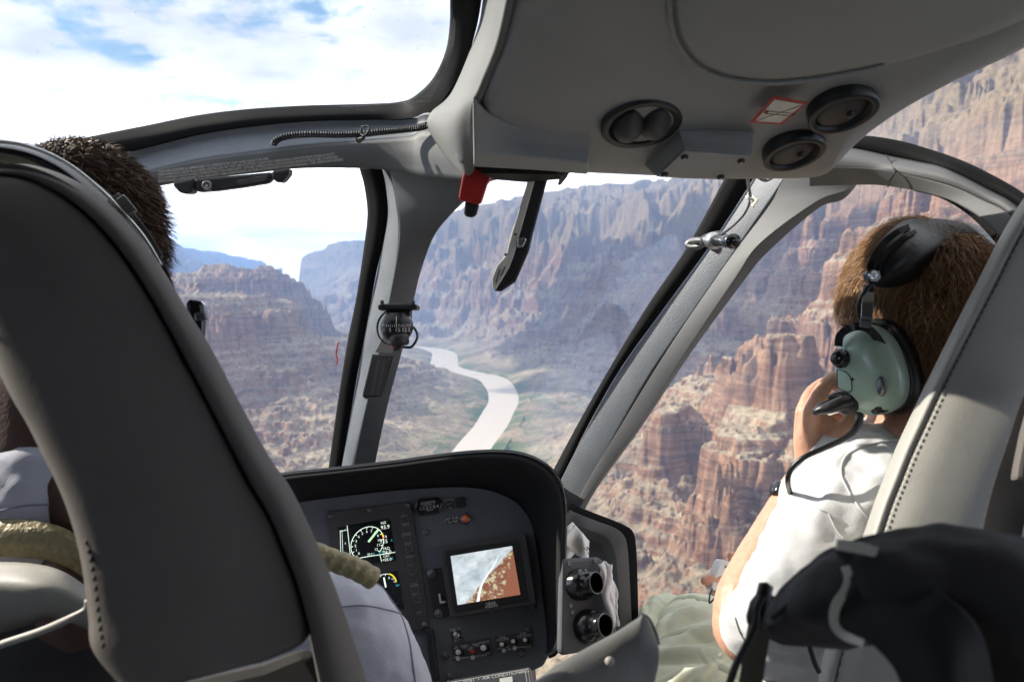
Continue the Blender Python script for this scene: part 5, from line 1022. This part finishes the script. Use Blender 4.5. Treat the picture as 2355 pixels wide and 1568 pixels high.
def strands(name, roots, nrmls, flow, c, rad, R, length, lift, width, m, parent, npt=8, jit=.3, seed=1, curl=.15, out=0):
    """hair: tapered strands that run along the scalp ellipsoid and lift off it"""
    r = np.random.default_rng(seed); n = len(roots); L_ = length * r.uniform(.65, 1.2, n); pos = roots.copy(); path = [pos.copy()]
    d = flow + jit * r.normal(0, 1, (n, 3)); cj = curl * r.normal(0, 1, (n, 3))
    for k in range(1, npt):
        q = (pos - c) @ R / rad; nn = (q / rad) @ R.T; nn /= np.linalg.norm(nn, axis=1)[:, None]
        t = d + cj * k / npt * 2; t = t - nn * np.sum(t * nn, 1)[:, None] * (1 - out); t /= np.linalg.norm(t, axis=1)[:, None] + 1e-9
        pos = pos + (t * (1 - .3 * out) + nn * out) * (L_ / npt)[:, None]; q = (pos - c) @ R / rad; s = np.linalg.norm(q, axis=1)
        tgt = 1 + lift * (k / (npt - 1)) ** .7 * r.uniform(.8, 1.2, n)
        if not out: pos = c + ((q / s[:, None] * np.maximum(s * .4 + tgt * .6, 1.0)[:, None]) * rad) @ R.T
        pos[:, 2] -= .0006 * k; path.append(pos.copy())
    path = np.stack(path, 1); T = np.gradient(path, axis=1); T /= np.linalg.norm(T, axis=2)[..., None] + 1e-9
    Sx = np.cross(T, r.normal(0, 1, (n, 1, 3))); Sx /= np.linalg.norm(Sx, axis=2)[..., None] + 1e-9; Sy = np.cross(T, Sx)
    w_ = width * np.array([1, 1.1, 1.05, .95, .8, .6, .35, .08])[:npt][None, :, None] * r.uniform(.7, 1.3, (n, 1, 1))
    V3 = np.stack([path + w_ * (math.cos(a) * Sx + math.sin(a) * Sy) for a in (0, 2.094, 4.189)], 2)
    idx = np.arange(n * npt * 3).reshape(n, npt, 3); F_ = np.stack([np.stack([idx[:, :-1, k], idx[:, :-1, (k + 1) % 3], idx[:, 1:, (k + 1) % 3], idx[:, 1:, k]], -1) for k in range(3)], 2).reshape(-1, 4)
    off_ = np.array(world_off(parent)); me = bpy.data.meshes.new(name); me.vertices.add(n * npt * 3); me.vertices.foreach_set('co', (V3.reshape(-1, 3) - off_).astype(np.float32).ravel())
    me.loops.add(F_.size); me.loops.foreach_set('vertex_index', F_.ravel().astype(np.int32)); me.polygons.add(len(F_)); me.polygons.foreach_set('loop_start', np.arange(0, F_.size, 4, dtype=np.int32)); me.polygons.foreach_set('loop_total', np.full(len(F_), 4, np.int32))
    me.polygons.foreach_set('use_smooth', np.ones(len(F_), bool)); me.update(); at = me.attributes.new('tone', 'FLOAT', 'POINT'); at.data.foreach_set('value', np.repeat(r.uniform(0, 1, n), npt * 3).astype(np.float32))
    me.materials.append(m); o = bpy.data.objects.new(name, me); COL.objects.link(o); o.parent = parent; return o
def hair_mat(name, stops, rough=.38):
    m, nt, b = new_mat(name); a = nt.nodes.new('ShaderNodeAttribute'); a.attribute_name = 'tone'; r = nt.nodes.new('ShaderNodeValToRGB'); e = r.color_ramp.elements
    while len(e) < len(stops): e.new(.5)
    for k, (p, c) in enumerate(stops): e[k].position = p; e[k].color = (*c, 1)
    nt.links.new(a.outputs['Fac'], r.inputs['Fac']); nt.links.new(r.outputs['Color'], b.inputs['Base Color']); b.inputs['Roughness'].default_value = rough; b.inputs['Specular IOR Level'].default_value = .35; return m
def scalp_pts(n, c, rad, R, keep, seed):
    r = np.random.default_rng(seed); q = r.normal(0, 1, (n, 3)); q /= np.linalg.norm(q, axis=1)[:, None]; q = q[keep(q)]; nn = (q / rad) @ R.T; nn /= np.linalg.norm(nn, axis=1)[:, None]
    return c + (q * rad) @ R.T, nn, q
def rotz(a): a = math.radians(a); return np.array([[math.cos(a), -math.sin(a), 0], [math.sin(a), math.cos(a), 0], [0, 0, 1.]])
def roty(a): a = math.radians(a); return np.array([[math.cos(a), 0, math.sin(a)], [0, 1, 0], [-math.sin(a), 0, math.cos(a)]])
def rotx(a): a = math.radians(a); return np.array([[1, 0, 0], [0, math.cos(a), -math.sin(a)], [0, math.sin(a), math.cos(a)]])
# ---- passenger ------------------------------------------------
pas = thing('person', P(1950, 1568, 1.1), 'passenger in white shirt and khaki trousers with left hand raised to the face', 'person')
RH = rotz(25) @ rotx(-8) @ roty(-7); HC = P(2112, 745, 1.10); HR = np.array([.080, .098, .116])
def HL(x, y, z): return HC + RH @ np.array([x, y, z])      # head space: x right, y forward, z up
body = [ell_geo(HC, HR, RH, 32, 24), ell_geo(HL(0, .035, -.065), (.060, .062, .062), RH), ell_geo(HL(0, .062, -.092), (.028, .026, .022), RH), ell_geo(HL(0, .100, -.022), (.011, .016, .018), RH), ell_geo(HL(0, .098, -.030), (.014, .016, .009), RH), ell_geo(HL(0, .088, .015), (.050, .014, .012), RH), ell_geo(HL(0, .092, -.058), (.022, .012, .008), RH), ell_geo(HL(-.081, -.005, -.012), (.010, .020, .032), RH), ell_geo(HL(.081, -.005, -.012), (.010, .020, .032), RH), ell_geo(HL(-.045, .055, -.035), (.026, .030, .030), RH), ell_geo(HL(.045, .055, -.035), (.026, .030, .030), RH)]
body += limb([(2085, 880, 1.10), (2085, 960, 1.09), (2110, 1060, 1.08)], [.058, .055, .065])
body += limb([(2110, 1060, 1.08), (2130, 1300, 1.08), (2110, 1560, 1.08)], [.09, .12, .13]) + limb([(2110, 1080, 1.08), (2000, 1130, 1.04), (1945, 1200, 1.01)], [.06, .055, .05])
body += limb([(1945, 1200, 1.01), (1850, 1320, .985), (1790, 1400, .975), (1718, 1452, .985)], [.050, .046, .042, .039])
body += limb([(1712, 1440, .99), (1722, 1380, 1.01), (1765, 1290, 1.04), (1818, 1180, 1.065), (1868, 1085, 1.08)], [.040, .042, .040, .033, .0275])
# left hand: palm, bent fingers, thumb
W0 = (1872, 1075, 1.08)
body += limb([W0, (1862, 1010, 1.07), (1868, 945, 1.055)], [.024, .019, .0125]) + limb([W0, (1856, 1010, 1.085), (1850, 948, 1.075)], [.024, .018, .0125]) + limb([W0, (1860, 1010, 1.10), (1846, 968, 1.095)], [.022, .018, .0115]) + limb([W0, (1872, 1020, 1.11), (1858, 995, 1.11)], [.022, .017, .0105]) + limb([W0, (1890, 1020, 1.07), (1900, 975, 1.065)], [.022, .020, .015])
body += limb([(1868, 945, 1.055), (1890, 898, 1.055), (1922, 868, 1.062), (1948, 872, 1.07)], [.0125, .0105, .0095, .008])
body += limb([(1850, 948, 1.075), (1868, 905, 1.085), (1905, 880, 1.095), (1945, 890, 1.09)], [.0125, .0105, .0095, .008])
body += limb([(1846, 968, 1.095), (1866, 930, 1.11), (1905, 910, 1.115), (1940, 925, 1.105)], [.0115, .010, .009, .0075])
body += limb([(1858, 995, 1.11), (1880, 965, 1.125), (1910, 955, 1.12), (1935, 962, 1.11)], [.0105, .009, .008, .0068])
body += limb([(1885, 1050, 1.065), (1918, 1015, 1.05), (1948, 985, 1.045), (1962, 950, 1.055)], [.019, .0155, .0125, .0095])
# right forearm and hand round the little camera
body += limb([(2120, 1120, 1.15), (2010, 1300, 1.25), (1880, 1400, 1.30), (1760, 1370, 1.27), (1705, 1338, 1.22)], [.06, .045, .040, .032, .026])
body += limb([(1708, 1335, 1.22), (1680, 1330, 1.205), (1650, 1332, 1.19), (1622, 1334, 1.185)], [.021, .015, .0095, .0082]) + limb([(1712, 1330, 1.225), (1702, 1300, 1.225), (1690, 1284, 1.215), (1682, 1278, 1.205)], [.019, .011, .0088, .0072])
body += limb([(1708, 1345, 1.225), (1686, 1360, 1.23), (1664, 1374, 1.225), (1652, 1386, 1.22)], [.018, .011, .0085, .0072]) + limb([(1708, 1352, 1.22), (1694, 1378, 1.225), (1680, 1388, 1.22), (1670, 1394, 1.21)], [.017, .0105, .0085, .007]) + limb([(1710, 1338, 1.23), (1690, 1345, 1.24), (1668, 1352, 1.245), (1650, 1360, 1.24)], [.018, .011, .009, .0075])
bod = flesh('body', body, M_skin, pas, .0028, 5, None, (.006, .0012))
# shirt
sh_ = limb([(2125, 1075, 1.08), (2130, 1300, 1.08), (2060, 1600, 1.06)], [.105, .155, .165], 30, 28) + limb([(2120, 1062, 1.09), (2040, 1080, 1.065), (1985, 1120, 1.04)], [.062, .076, .082], 20, 22)
sh_ += limb([(1985, 1122, 1.035), (1942, 1190, 1.005), (1886, 1285, .98), (1830, 1370, .965), (1790, 1425, .96)], [.082, .081, .074, .068, .063], 30, 24) + limb([(1900, 1330, 1.0), (1878, 1450, 1.0), (1838, 1540, 1.0), (1810, 1640, 1.0)], [.07, .068, .058, .056], 20, 22)
sh_ += limb([(2120, 1100, 1.15), (2010, 1290, 1.25), (1950, 1360, 1.28)], [.09, .075, .07], 20, 20)
shirt = flesh('shirt', sh_, M_shirt, pas, .006, 5, (.12, .050), (.045, .008))
M_seamw = mat('seam_grey', (.62, .62, .63), .9)
seam_on(shirt, [(1800, 1142), (1850, 1160), (1905, 1180), (1935, 1205)], .0011, M_seamw, shirt)
seam_on(shirt, [(1905, 1180), (1925, 1220), (1960, 1262), (1985, 1300)], .0011, M_seamw, shirt)
seam_on(shirt, [(1690, 1418), (1706, 1462), (1730, 1500), (1750, 1530)], .0013, M_seamw, shirt)
seam_on(shirt, [(2085, 1010), (2010, 1020), (1950, 1045), (1935, 1090), (1965, 1150), (2005, 1200)], .0014, M_seamw, shirt)
# trousers
rt = [[(1440, 1440, 1.46), (1478, 1404, 1.48), (1530, 1378, 1.49), (1590, 1370, 1.48), (1650, 1376, 1.46), (1740, 1388, 1.42), (1900, 1410, 1.35)], [(1452, 1462, 1.38), (1500, 1425, 1.40), (1555, 1402, 1.40), (1610, 1396, 1.38), (1670, 1402, 1.37), (1760, 1420, 1.34), (1920, 1440, 1.28)], [(1470, 1500, 1.28), (1525, 1466, 1.29), (1580, 1452, 1.28), (1640, 1448, 1.27), (1700, 1455, 1.25), (1790, 1470, 1.22), (1940, 1490, 1.18)], [(1440, 1560, 1.20), (1510, 1525, 1.20), (1580, 1506, 1.19), (1650, 1502, 1.17), (1720, 1508, 1.15), (1810, 1530, 1.12), (1960, 1550, 1.10)], [(1380, 1650, 1.14), (1480, 1610, 1.13), (1570, 1580, 1.11), (1650, 1572, 1.09), (1730, 1580, 1.07), (1830, 1600, 1.05), (1980, 1620, 1.03)], [(1340, 1800, 1.10), (1450, 1780, 1.10), (1560, 1760, 1.08), (1650, 1750, 1.06), (1740, 1760, 1.04), (1850, 1780, 1.02), (2000, 1800, 1.0)]]
R5 = np.array([catmull(r_, 150) for r_ in rt]); R5 = np.transpose(np.array([catmull(R5[:, i], 130) for i in range(150)]), (1, 0, 2)); G5 = np.array([[P(*q) for q in row] for row in R5])
n1_, n2_ = np.meshgrid(np.linspace(0, 1, 150), np.linspace(0, 1, 130))
def fold(a, b_, u0, v0, w_, ln, amp):
    c, s = math.cos(a), math.sin(a); uu, vv_ = (n1_ - u0) * c + (n2_ - v0) * s, -(n1_ - u0) * s + (n2_ - v0) * c; vv_ = vv_ + b_ * uu * uu
    return amp * np.exp(-(uu / ln) ** 2) * (np.exp(-(vv_ / w_) ** 2) - .6 * np.exp(-((vv_ - 1.6 * w_) / w_) ** 2))
fr = np.random.default_rng(12); dsp = .004 * fbm(n1_ * 100, n2_ * 100, 34, 4, 3.3, .5, True)
for k in range(34): dsp = dsp + fold(fr.uniform(-1.1, .5), fr.uniform(-1.5, 1.5), fr.uniform(0, 1), fr.uniform(0, 1), fr.uniform(.008, .022), fr.uniform(.10, .34), fr.uniform(.002, .006))
for a, b_, u0, v0 in ((-.25, .3, .35, .30), (-.6, .3, .20, .12), (-.1, -.4, .5, .45), (.2, .6, .35, .62), (-.9, 0, .12, .25)): dsp = dsp + fold(a, b_, u0, v0, .03, .25, .012)
nv_ = np.cross(np.gradient(G5, axis=1), np.gradient(G5, axis=0)); nv_ /= np.linalg.norm(nv_, axis=2)[..., None]; nv_ *= np.where(np.sum(nv_ * G5, 2) > 0, -1, 1)[..., None]
G5 = G5 + nv_ * dsp[..., None]; v, f = grid_geo(G5); tro = obj('trousers', v, f, M_khaki, pas, solid=.004)
seam_on(tro, [(1500, 1520), (1540, 1487), (1580, 1472), (1640, 1478), (1690, 1470)], .0010, mat('khaki_thread', (.10, .10, .07), .9), tro)
seam_on(tro, [(1500, 1462), (1520, 1430), (1545, 1405), (1570, 1385)], .0010, MATS['khaki_thread'], tro)
# hair
M_h1 = hair_mat('brown_hair', [(0, (.08, .034, .013)), (.3, (.20, .09, .034)), (.7, (.36, .19, .08)), (1, (.72, .50, .27))])
obj('hair_cap', *ell_geo(HL(0, -.012, .008), HR * np.array([1.07, 1.04, 1.06]), RH, 32, 22), mat('hair_base', (.045, .022, .010), .7), pas)
keep = lambda q: ~((q[:, 1] > .42) & (q[:, 2] < .52)) & (q[:, 2] > -.86)
rts, nn_, q_ = scalp_pts(30000, HL(0, -.012, .008), HR * 1.03, RH, keep, 5)
crown = HL(.012, -.055, .115); fl0 = rts - crown; fl0 /= np.linalg.norm(fl0, axis=1)[:, None]; cl_ = np.stack([pnoise(q_[:, 0] * 9 + 3, q_[:, 2] * 5), pnoise(q_[:, 1] * 5, q_[:, 2] * 5 + 9), pnoise(q_[:, 0] * 5 - 4, q_[:, 1] * 5)], 1) * 2.8
back_ = (q_[:, 1] < .2)[:, None]; fl0 = fl0 + cl_ + np.array([0, 0, -.5]) + (RH @ np.array([0, .55, 0]))[None] * (1 - back_)
strands('hair', rts, nn_, fl0, HL(0, -.012, .008), HR * 1.03, RH, .058, .26, .0005, M_h1, pas, 8, .18, 3, .35)
rts2, nn2, q2 = scalp_pts(700, HL(0, -.012, .008), HR * 1.05, RH, lambda q: ~((q[:, 1] > .6) & (q[:, 2] < .3)) & (q[:, 2] > -.5), 8)
strands('stray_hair', rts2, nn2, (rts2 - crown) / .1, HL(0, -.012, .008), HR * 1.05, RH, .085, .45, .00022, M_h1, pas, 8, .5, 9, .5)
# watch
wt = thing('wrist_watch', P(1800, 1145, 1.05), 'black wrist watch on the raised left forearm at the shirt edge', 'watch')
wc = P(1832, 1156, 1.07); wa = P(1868, 1085, 1.08) - P(1765, 1290, 1.04)
obj('band', *lathe_geo([(.0325, -.009), (.0355, -.009), (.0355, .009), (.0325, .009)], wc, wa, 36), M_vinyl, wt)
pxn = nrm(np.cross(np.cross(nrm(wa), [-.9, -.2, .2]), nrm(wa))); obj('case', *lathe_geo([(0, .006), (.009, .006), (.011, .004), (.011, 0)], wc + pxn * .0335, pxn, 24), M_gloss, wt)
# small white camera held in the right hand
cmr = thing('compact_camera', P(1662, 1325, 1.2), 'small white compact camera with dangling wrist loop held over the lap', 'camera')
PK = Plane((1660, 1290, 1.19), (1690, 1300, 1.20), (1640, 1355, 1.175))
slab('camera_body', PK, [(1657, 1291), (1662, 1287), (1668, 1287), (1692, 1296), (1696, 1302), (1668, 1357), (1662, 1361), (1641, 1357), (1637, 1351), (1640, 1340)], -.016, 0, mat('white_plastic', (.70, .72, .74), .3), cmr, .003, smooth=True)
slab('print_mark', PK, [(1667, 1300), (1682, 1305), (1681, 1309), (1666, 1304)], .0002, .0006, M_blk, cmr, 0)
slab('silver_edge', PK, [(1672, 1328), (1675, 1328), (1666, 1348), (1663, 1347)], .0002, .0014, M_steel, cmr, 0)
tube('wrist_loop', pxc([(1638, 1354, 1.175), (1632, 1370, 1.17), (1632, 1386, 1.17), (1642, 1376, 1.17), (1655, 1364, 1.175), (1664, 1352, 1.175)], 40), .0013, M_blk, cmr, 6)
# headset of the passenger
hs1 = thing('aviation_headset', P(2000, 950, 1.02), 'pale green aviation headset with padded black headband on the passenger', 'headset')
Lr = nrm(HL(-1, 0, 0) - HC); Fr = nrm(HL(0, 1, 0) - HC); Ur = nrm(HL(0, 0, 1) - HC)
cupc = P(1988, 856, 1.005); cn = nrm(Lr * .82 + nrm(-cupc) * .42 - Ur * .04); cu = nrm(Ur - cn * np.dot(Ur, cn)); cu = nrm(cu + .02 * np.cross(cn, cu)); cv = np.cross(cn, cu)
def cup_geo(prof, n=56, rx=.0405, ry=.0575, sq=2.3):
    vs = []; fs = []
    for r_, h in prof:
        for k in range(n):
            a = 2 * math.pi * k / n; c, s = math.cos(a), math.sin(a); e = (abs(c) ** sq + abs(s) ** sq) ** (-1 / sq); vs.append(cupc + cu * ry * r_ * c * e + cv * rx * r_ * s * e * (1 - .10 * c) + cn * h)
    for i in range(len(prof) - 1):
        for k in range(n): fs.append((i * n + k, i * n + (k + 1) % n, (i + 1) * n + (k + 1) % n, (i + 1) * n + k))
    return np.array(vs), fs
cup = obj('ear_cup', *cup_geo([(0.001, .0215), (.30, .0210), (.55, .0185), (.75, .0135), (.90, .005), (.985, -.008), (1.0, -.020), (.99, -.030)]), M_cup, hs1)
obj('cup_rim', *cup_geo([(1.0, -.0295), (1.03, -.030), (1.04, -.036), (1.0, -.038)]), M_gloss, hs1)
obj('ear_cushion', *cup_geo([(1.0, -.037), (1.08, -.042), (1.10, -.052), (1.06, -.062), (.95, -.066), (.6, -.066)]), M_vinyl, hs1)
def cupp(a, b_, h=.0): # point on cup by pixel
    pl = Plane((1, 1, 1), (2, 1, 1), (1, 2, 1)); pl.o = cupc + cn * h; pl.n = cn; return pl.pat(a, b_)
k_ = obj('volume_knob', *lathe_geo([(.0125, 0), (.0125, .006), (.0105, .0075), (.009, .015), (.0075, .017), (0, .017)], surf(cup, 1934, 824, -.002), nrm(cn * .8 + cv * (-.2) + np.array([-.3, -.1, .1])), 28), M_gloss, hs1)
SURF.clear()
q = [surf(cup, x, y, .0004) for x, y in catmull([(1925, 856), (1928, 850), (1948, 857), (1958, 875), (1957, 900), (1930, 893), (1926, 875), (1925, 856)], 60)]; tube('battery_door', [p for p in q if p is not None], .0006, M_blk, cup, 5)
p_ = surf(cup, 1961, 872, .0006); obj('door_screw', *lathe_geo([(0, .0006), (.0016, .0006), (.002, 0)], p_, cn, 12), M_blk, cup)
p_ = surf(cup, 2028, 888, .002)
if p_ is None: p_ = P(2028, 888, 1.01)
v, f = ell_geo(p_, (.006, .006, .0125), None, 16, 10); obj('wire_latch', v, f, M_dsteel, hs1)
# mic boom block, boom ends
bmb = surf(cup, 1950, 925, 0)
bmb = bmb if bmb is not None else P(1950, 925, .99)
obj('boom_pivot', *lathe_geo([(.0145, -.003), (.015, .004), (.012, .007), (0, .008)], bmb, cn, 24), M_blk, hs1)
tube('boom_arm', pxc([(1952, 924, .975), (1930, 930, .972), (1905, 938, .975), (1885, 943, .98), (1876, 947, .985), (1884, 935, .995), (1905, 925, 1.0), (1922, 915, 1.005)], 50), [.009, .0085, .0072, .0055, .0042, .0038, .0038, .0040], M_vinyl, hs1, 14)
tube('boom_stub', pxc([(1940, 915, .985), (1925, 912, .99), (1908, 917, .995)], 16), [.0075, .0065, .005], M_vinyl, hs1, 12)
obj('mic_clip', *poly_geo(Plane((1900, 950, .985), (1925, 945, .985), (1905, 955, .985)), [(1898, 950), (1925, 943), (1926, 948), (1905, 955)], 0, .003), M_chrome, hs1, False)
tube('cable', pxc([(1975, 955, .985), (1974, 972, .975), (1962, 992, .965), (1935, 1012, .955), (1895, 1030, .95), (1855, 1048, .95), (1828, 1068, .955), (1815, 1088, .96), (1812, 1106, .965), (1815, 1125, .99), (1822, 1150, 1.02)], 90), [.006, .0045, .0036, .0034, .0034, .0034, .0034, .0034, .0034], M_vinyl, hs1, 12)
tube('bridge_cable', pxc([(2018, 935, .99), (2030, 945, .99), (2045, 935, .995), (2052, 900, 1.0), (2048, 850, 1.0), (2035, 800, 1.0), (2010, 765, 1.0), (1985, 740, .995), (1975, 715, .99), (1978, 690, .985), (1990, 668, .98), (2004, 652, .985), (2006, 640, .99)], 100), .0026, M_vinyl, hs1, 8)
obj('cable_entry', *lathe_geo([(.0095, -.002), (.0095, .004), (.006, .007), (0, .007)], P(2016, 934, .995), nrm(cn + .3 * cv), 20), M_vinyl, hs1)
# stirrup: two black arms over the cup, chrome slider, pivot block
strap('stirrup', [(1928, 795, 1.005), (1932, 772, 1.0), (1948, 758, .992), (1972, 751, .985), (1996, 756, .982), (2018, 778, .984), (2035, 808, .99), (2044, 845, .995), (2044, 880, 1.0)], .010, M_gloss, hs1, .0045, n=60)
strap('slider', [(1997, 655, .985), (1996, 690, .978), (1994, 725, .975), (1990, 752, .978)], .0135, M_chrome, hs1, .003, n=24)
PSL = Plane((1996, 640, .975), (2010, 640, .975), (1996, 660, .975))
slab('pivot_block', PSL, [(1989, 628), (2000, 618), (2020, 622), (2024, 640), (2014, 652), (1994, 650)], -.008, .006, M_gloss, hs1, .002)
obj('pivot_screw', *lathe_geo([(0, .001), (.0022, .001), (.0026, .0028), (.005, .0028), (.0055, 0)], PSL.at(2002, 634, .006), PSL.n, 20), M_chrome, hs1)
# padded band and outer spring
up_ = [(1998, 638, .995), (2004, 590, 1.0), (2032, 545, 1.015), (2078, 508, 1.04), (2140, 502, 1.07), (2215, 510, 1.10), (2278, 530, 1.13), (2325, 575, 1.16)]
um_ = [(2002, 645, .985), (2018, 600, .985), (2050, 560, .99), (2098, 530, 1.00), (2155, 522, 1.03), (2225, 530, 1.06), (2285, 548, 1.10), (2330, 590, 1.14)]
ml_ = [(2008, 655, .985), (2038, 635, .978), (2076, 608, .975), (2120, 582, .985), (2170, 562, 1.01), (2232, 555, 1.05), (2290, 566, 1.09), (2335, 605, 1.13)]
lo_ = [(2012, 660, .995), (2050, 662, .995), (2095, 650, 1.00), (2135, 625, 1.01), (2178, 596, 1.03), (2236, 574, 1.07), (2292, 578, 1.11), (2338, 615, 1.15)]
loft('padded_headband', [up_, um_, ml_, lo_], M_vinyl, hs1, nu=80, nv=26, solid=.010, curved=True)
strap('head_spring', [(1998, 640, .978), (2006, 600, .978), (2030, 562, .984), (2062, 535, .992), (2090, 522, 1.0)], .0085, M_gloss, hs1, .003, n=40)
strap('head_spring', [(2012, 645, .974), (2022, 608, .973), (2046, 575, .977), (2078, 547, .985), (2105, 532, .994)], .006, M_gloss, hs1, .003, n=40)
# ---- pilot ----------------------------------------------------
pil = thing('person', P(500, 1568, 1.0), 'pilot in pale uniform shirt with gold shoulder braid behind the shaded seat', 'person')
RP = rotz(-8) @ rotx(-4); PCN = P(196, 560, 1.0); PR = np.array([.084, .104, .114])
def PLh(x, y, z): return PCN + RP @ np.array([x, y, z])
pb = [ell_geo(PCN, PR, RP, 32, 24), ell_geo(PLh(0, .04, -.07), (.060, .062, .066), RP), ell_geo(PLh(0, .105, -.02), (.012, .016, .02), RP), ell_geo(PLh(0, .09, -.062), (.024, .012, .01), RP), ell_geo(PLh(0, .07, -.105), (.028, .026, .022), RP), ell_geo(PLh(-.085, 0, -.01), (.010, .02, .032), RP), ell_geo(PLh(.085, 0, -.01), (.010, .02, .032), RP)]
pb += limb([(190, 720, 1.0), (120, 860, .98), (110, 1040, .97)], [.062, .066, .072]) + limb([(110, 1040, .97), (300, 1200, .99), (400, 1600, 1.0)], [.07, .12, .15])
pb += limb([(790, 1440, 1.0), (860, 1560, 1.0), (930, 1750, 1.02), (1010, 1800, 1.2)], [.048, .045, .04, .033]) + limb([(1010, 1800, 1.2), (1040, 1790, 1.26), (1060, 1770, 1.30)], [.030, .022, .013])
for k in range(4): pb += limb([(1030 + 12 * k, 1795 - 6 * k, 1.25), (1055 + 12 * k, 1780 - 7 * k, 1.30), (1060 + 12 * k, 1800 - 6 * k, 1.34)], [.012, .0095, .008])
pb += limb([(1015, 1800, 1.22), (1010, 1760, 1.26), (1025, 1745, 1.29)], [.014, .012, .009])
flesh('body', pb, M_skin2, pil, .0045, 4)
ps_ = limb([(120, 1190, .97), (300, 1250, .98), (560, 1370, 1.0), (780, 1430, 1.0)], [.075, .085, .080, .064], 40, 26) + limb([(400, 1300, 1.0), (420, 1500, 1.0), (440, 1800, 1.0)], [.12, .16, .17], 30, 28) + limb([(790, 1430, 1.0), (852, 1522, 1.0), (898, 1640, 1.0), (930, 1790, 1.02)], [.062, .062, .060, .056], 30, 24) + limb([(122, 1120, .97), (96, 1190, .965), (-40, 1230, .96), (-160, 1350, .97)], [.090, .092, .074, .066], 30, 24)
psh = flesh('shirt', ps_, M_shirt2, pil, .006, 5, (.07, .016), (.022, .004))
M_ps = mat('seam_lilac', (.30, .29, .36), .9)
seam_on(psh, [(838, 1330), (880, 1352), (915, 1400), (940, 1470), (955, 1568)], .0012, M_ps, psh)
seam_on(psh, [(780, 1395), (840, 1392), (900, 1404), (925, 1412)], .0011, M_ps, psh)
seam_on(psh, [(-20, 1180), (60, 1162), (150, 1160), (190, 1165)], .0012, M_ps, psh)
# epaulettes
def epaulette(pts, r0, k, par):
    path = pxc(pts, 90); rr_ = r0 * (.95 + .08 * np.abs(np.sin(np.linspace(0, k * math.pi, 90)))); rr_[:2] *= .5; rr_[-3:] *= [.9, .75, .4]; return obj('epaulette', *tube_geo(path, list(rr_), 18), M_gold, par)
epaulette([(640, 1240, .925), (700, 1262, .93), (760, 1286, .935), (815, 1306, .94), (866, 1334, .95)], .0132, 9, pil)
loft('epaulette', [[(-120, 1205, .88), (0, 1192, .875), (90, 1198, .87), (150, 1215, .87), (205, 1250, .87)], [(-120, 1222, .874), (0, 1212, .868), (90, 1218, .864), (150, 1236, .864), (200, 1268, .868)], [(-120, 1238, .875), (0, 1228, .865), (90, 1234, .862), (150, 1252, .862), (198, 1284, .865)], [(-120, 1262, .872), (0, 1252, .864), (90, 1258, .860), (150, 1276, .860), (196, 1306, .866)], [(-120, 1290, .88), (0, 1280, .87), (90, 1285, .868), (150, 1302, .868), (196, 1330, .87)]], M_gold, pil, nu=40, nv=28, solid=.006, curved=True)
M_h2 = hair_mat('dark_hair', [(0, (.022, .012, .007)), (.5, (.07, .036, .019)), (.85, (.14, .075, .036)), (1, (.24, .14, .07))], .45)
obj('hair_cap', *ell_geo(PLh(0, -.008, .006), PR * np.array([1.03, 1.02, 1.04]), RP, 32, 22), mat('hair_base_dark', (.012, .007, .004), .8), pil)
r3, n3_, q3 = scalp_pts(26000, PLh(0, -.008, .006), PR * 1.02, RP, lambda q: ~((q[:, 1] > .45) & (q[:, 2] < .5)) & (q[:, 2] > -.7), 21)
c3 = np.stack([pnoise(q3[:, 0] * 9 + 3, q3[:, 2] * 9), pnoise(q3[:, 1] * 9, q3[:, 2] * 9 + 9), pnoise(q3[:, 0] * 9 - 4, q3[:, 1] * 9)], 1) * 1.5
strands('hair', r3, n3_, n3_ * .5 + c3 + np.array([.55, .25, .05]), PLh(0, -.008, .006), PR * 1.02, RP, .021, .2, .0005, M_h2, pil, 7, .25, 23, .2, out=.5)
# pilot headset
hs2 = thing('aviation_headset', P(250, 480, .95), 'black headset band with steel fittings over the dark hair of the pilot', 'headset')
loft('padded_headband', [[(-140, 318, .90), (-30, 318, .895), (60, 330, .89), (140, 362, .885), (215, 415, .88), (275, 468, .875), (300, 500, .875)], [(-140, 338, .87), (-30, 336, .865), (55, 350, .86), (130, 384, .858), (200, 438, .856), (258, 492, .855), (282, 520, .86)], [(-140, 372, .88), (-30, 370, .875), (45, 382, .87), (112, 414, .868), (175, 464, .866), (236, 520, .865), (262, 548, .87)]], M_gloss, hs2, nu=60, nv=16, solid=.006, curved=True)
strap('slider', [(262, 452, .868), (290, 488, .862), (320, 528, .858), (345, 565, .856), (362, 596, .856)], .013, M_dsteel, hs2, .003, n=30)
strap('slider_clip', [(268, 462, .856), (282, 478, .854), (296, 496, .853)], .020, M_steel, hs2, .005, n=8)
strap('stirrup', [(352, 575, .858), (372, 612, .855), (392, 655, .853), (408, 700, .853)], .006, M_gloss, hs2, .004, n=20)
tube('band_wire', pxc([(-140, 326, .862), (0, 326, .86), (80, 342, .858), (160, 380, .856), (230, 436, .855), (280, 486, .852), (330, 545, .85), (370, 610, .85)], 60), .0022, M_steel, hs2, 8)
PM = Plane((430, 690, .90), (478, 700, .905), (440, 780, .90))
mc = slab('visor_case', PM, [(428, 692), (440, 688), (462, 690), (468, 700), (474, 735), (472, 765), (468, 800), (440, 800)], -.03, .004, M_gloss, hs2, .004)
slab('case_hinge', PM, [(448, 720), (476, 718), (479, 736), (450, 740)], .0, .008, M_dsteel, hs2, .002)
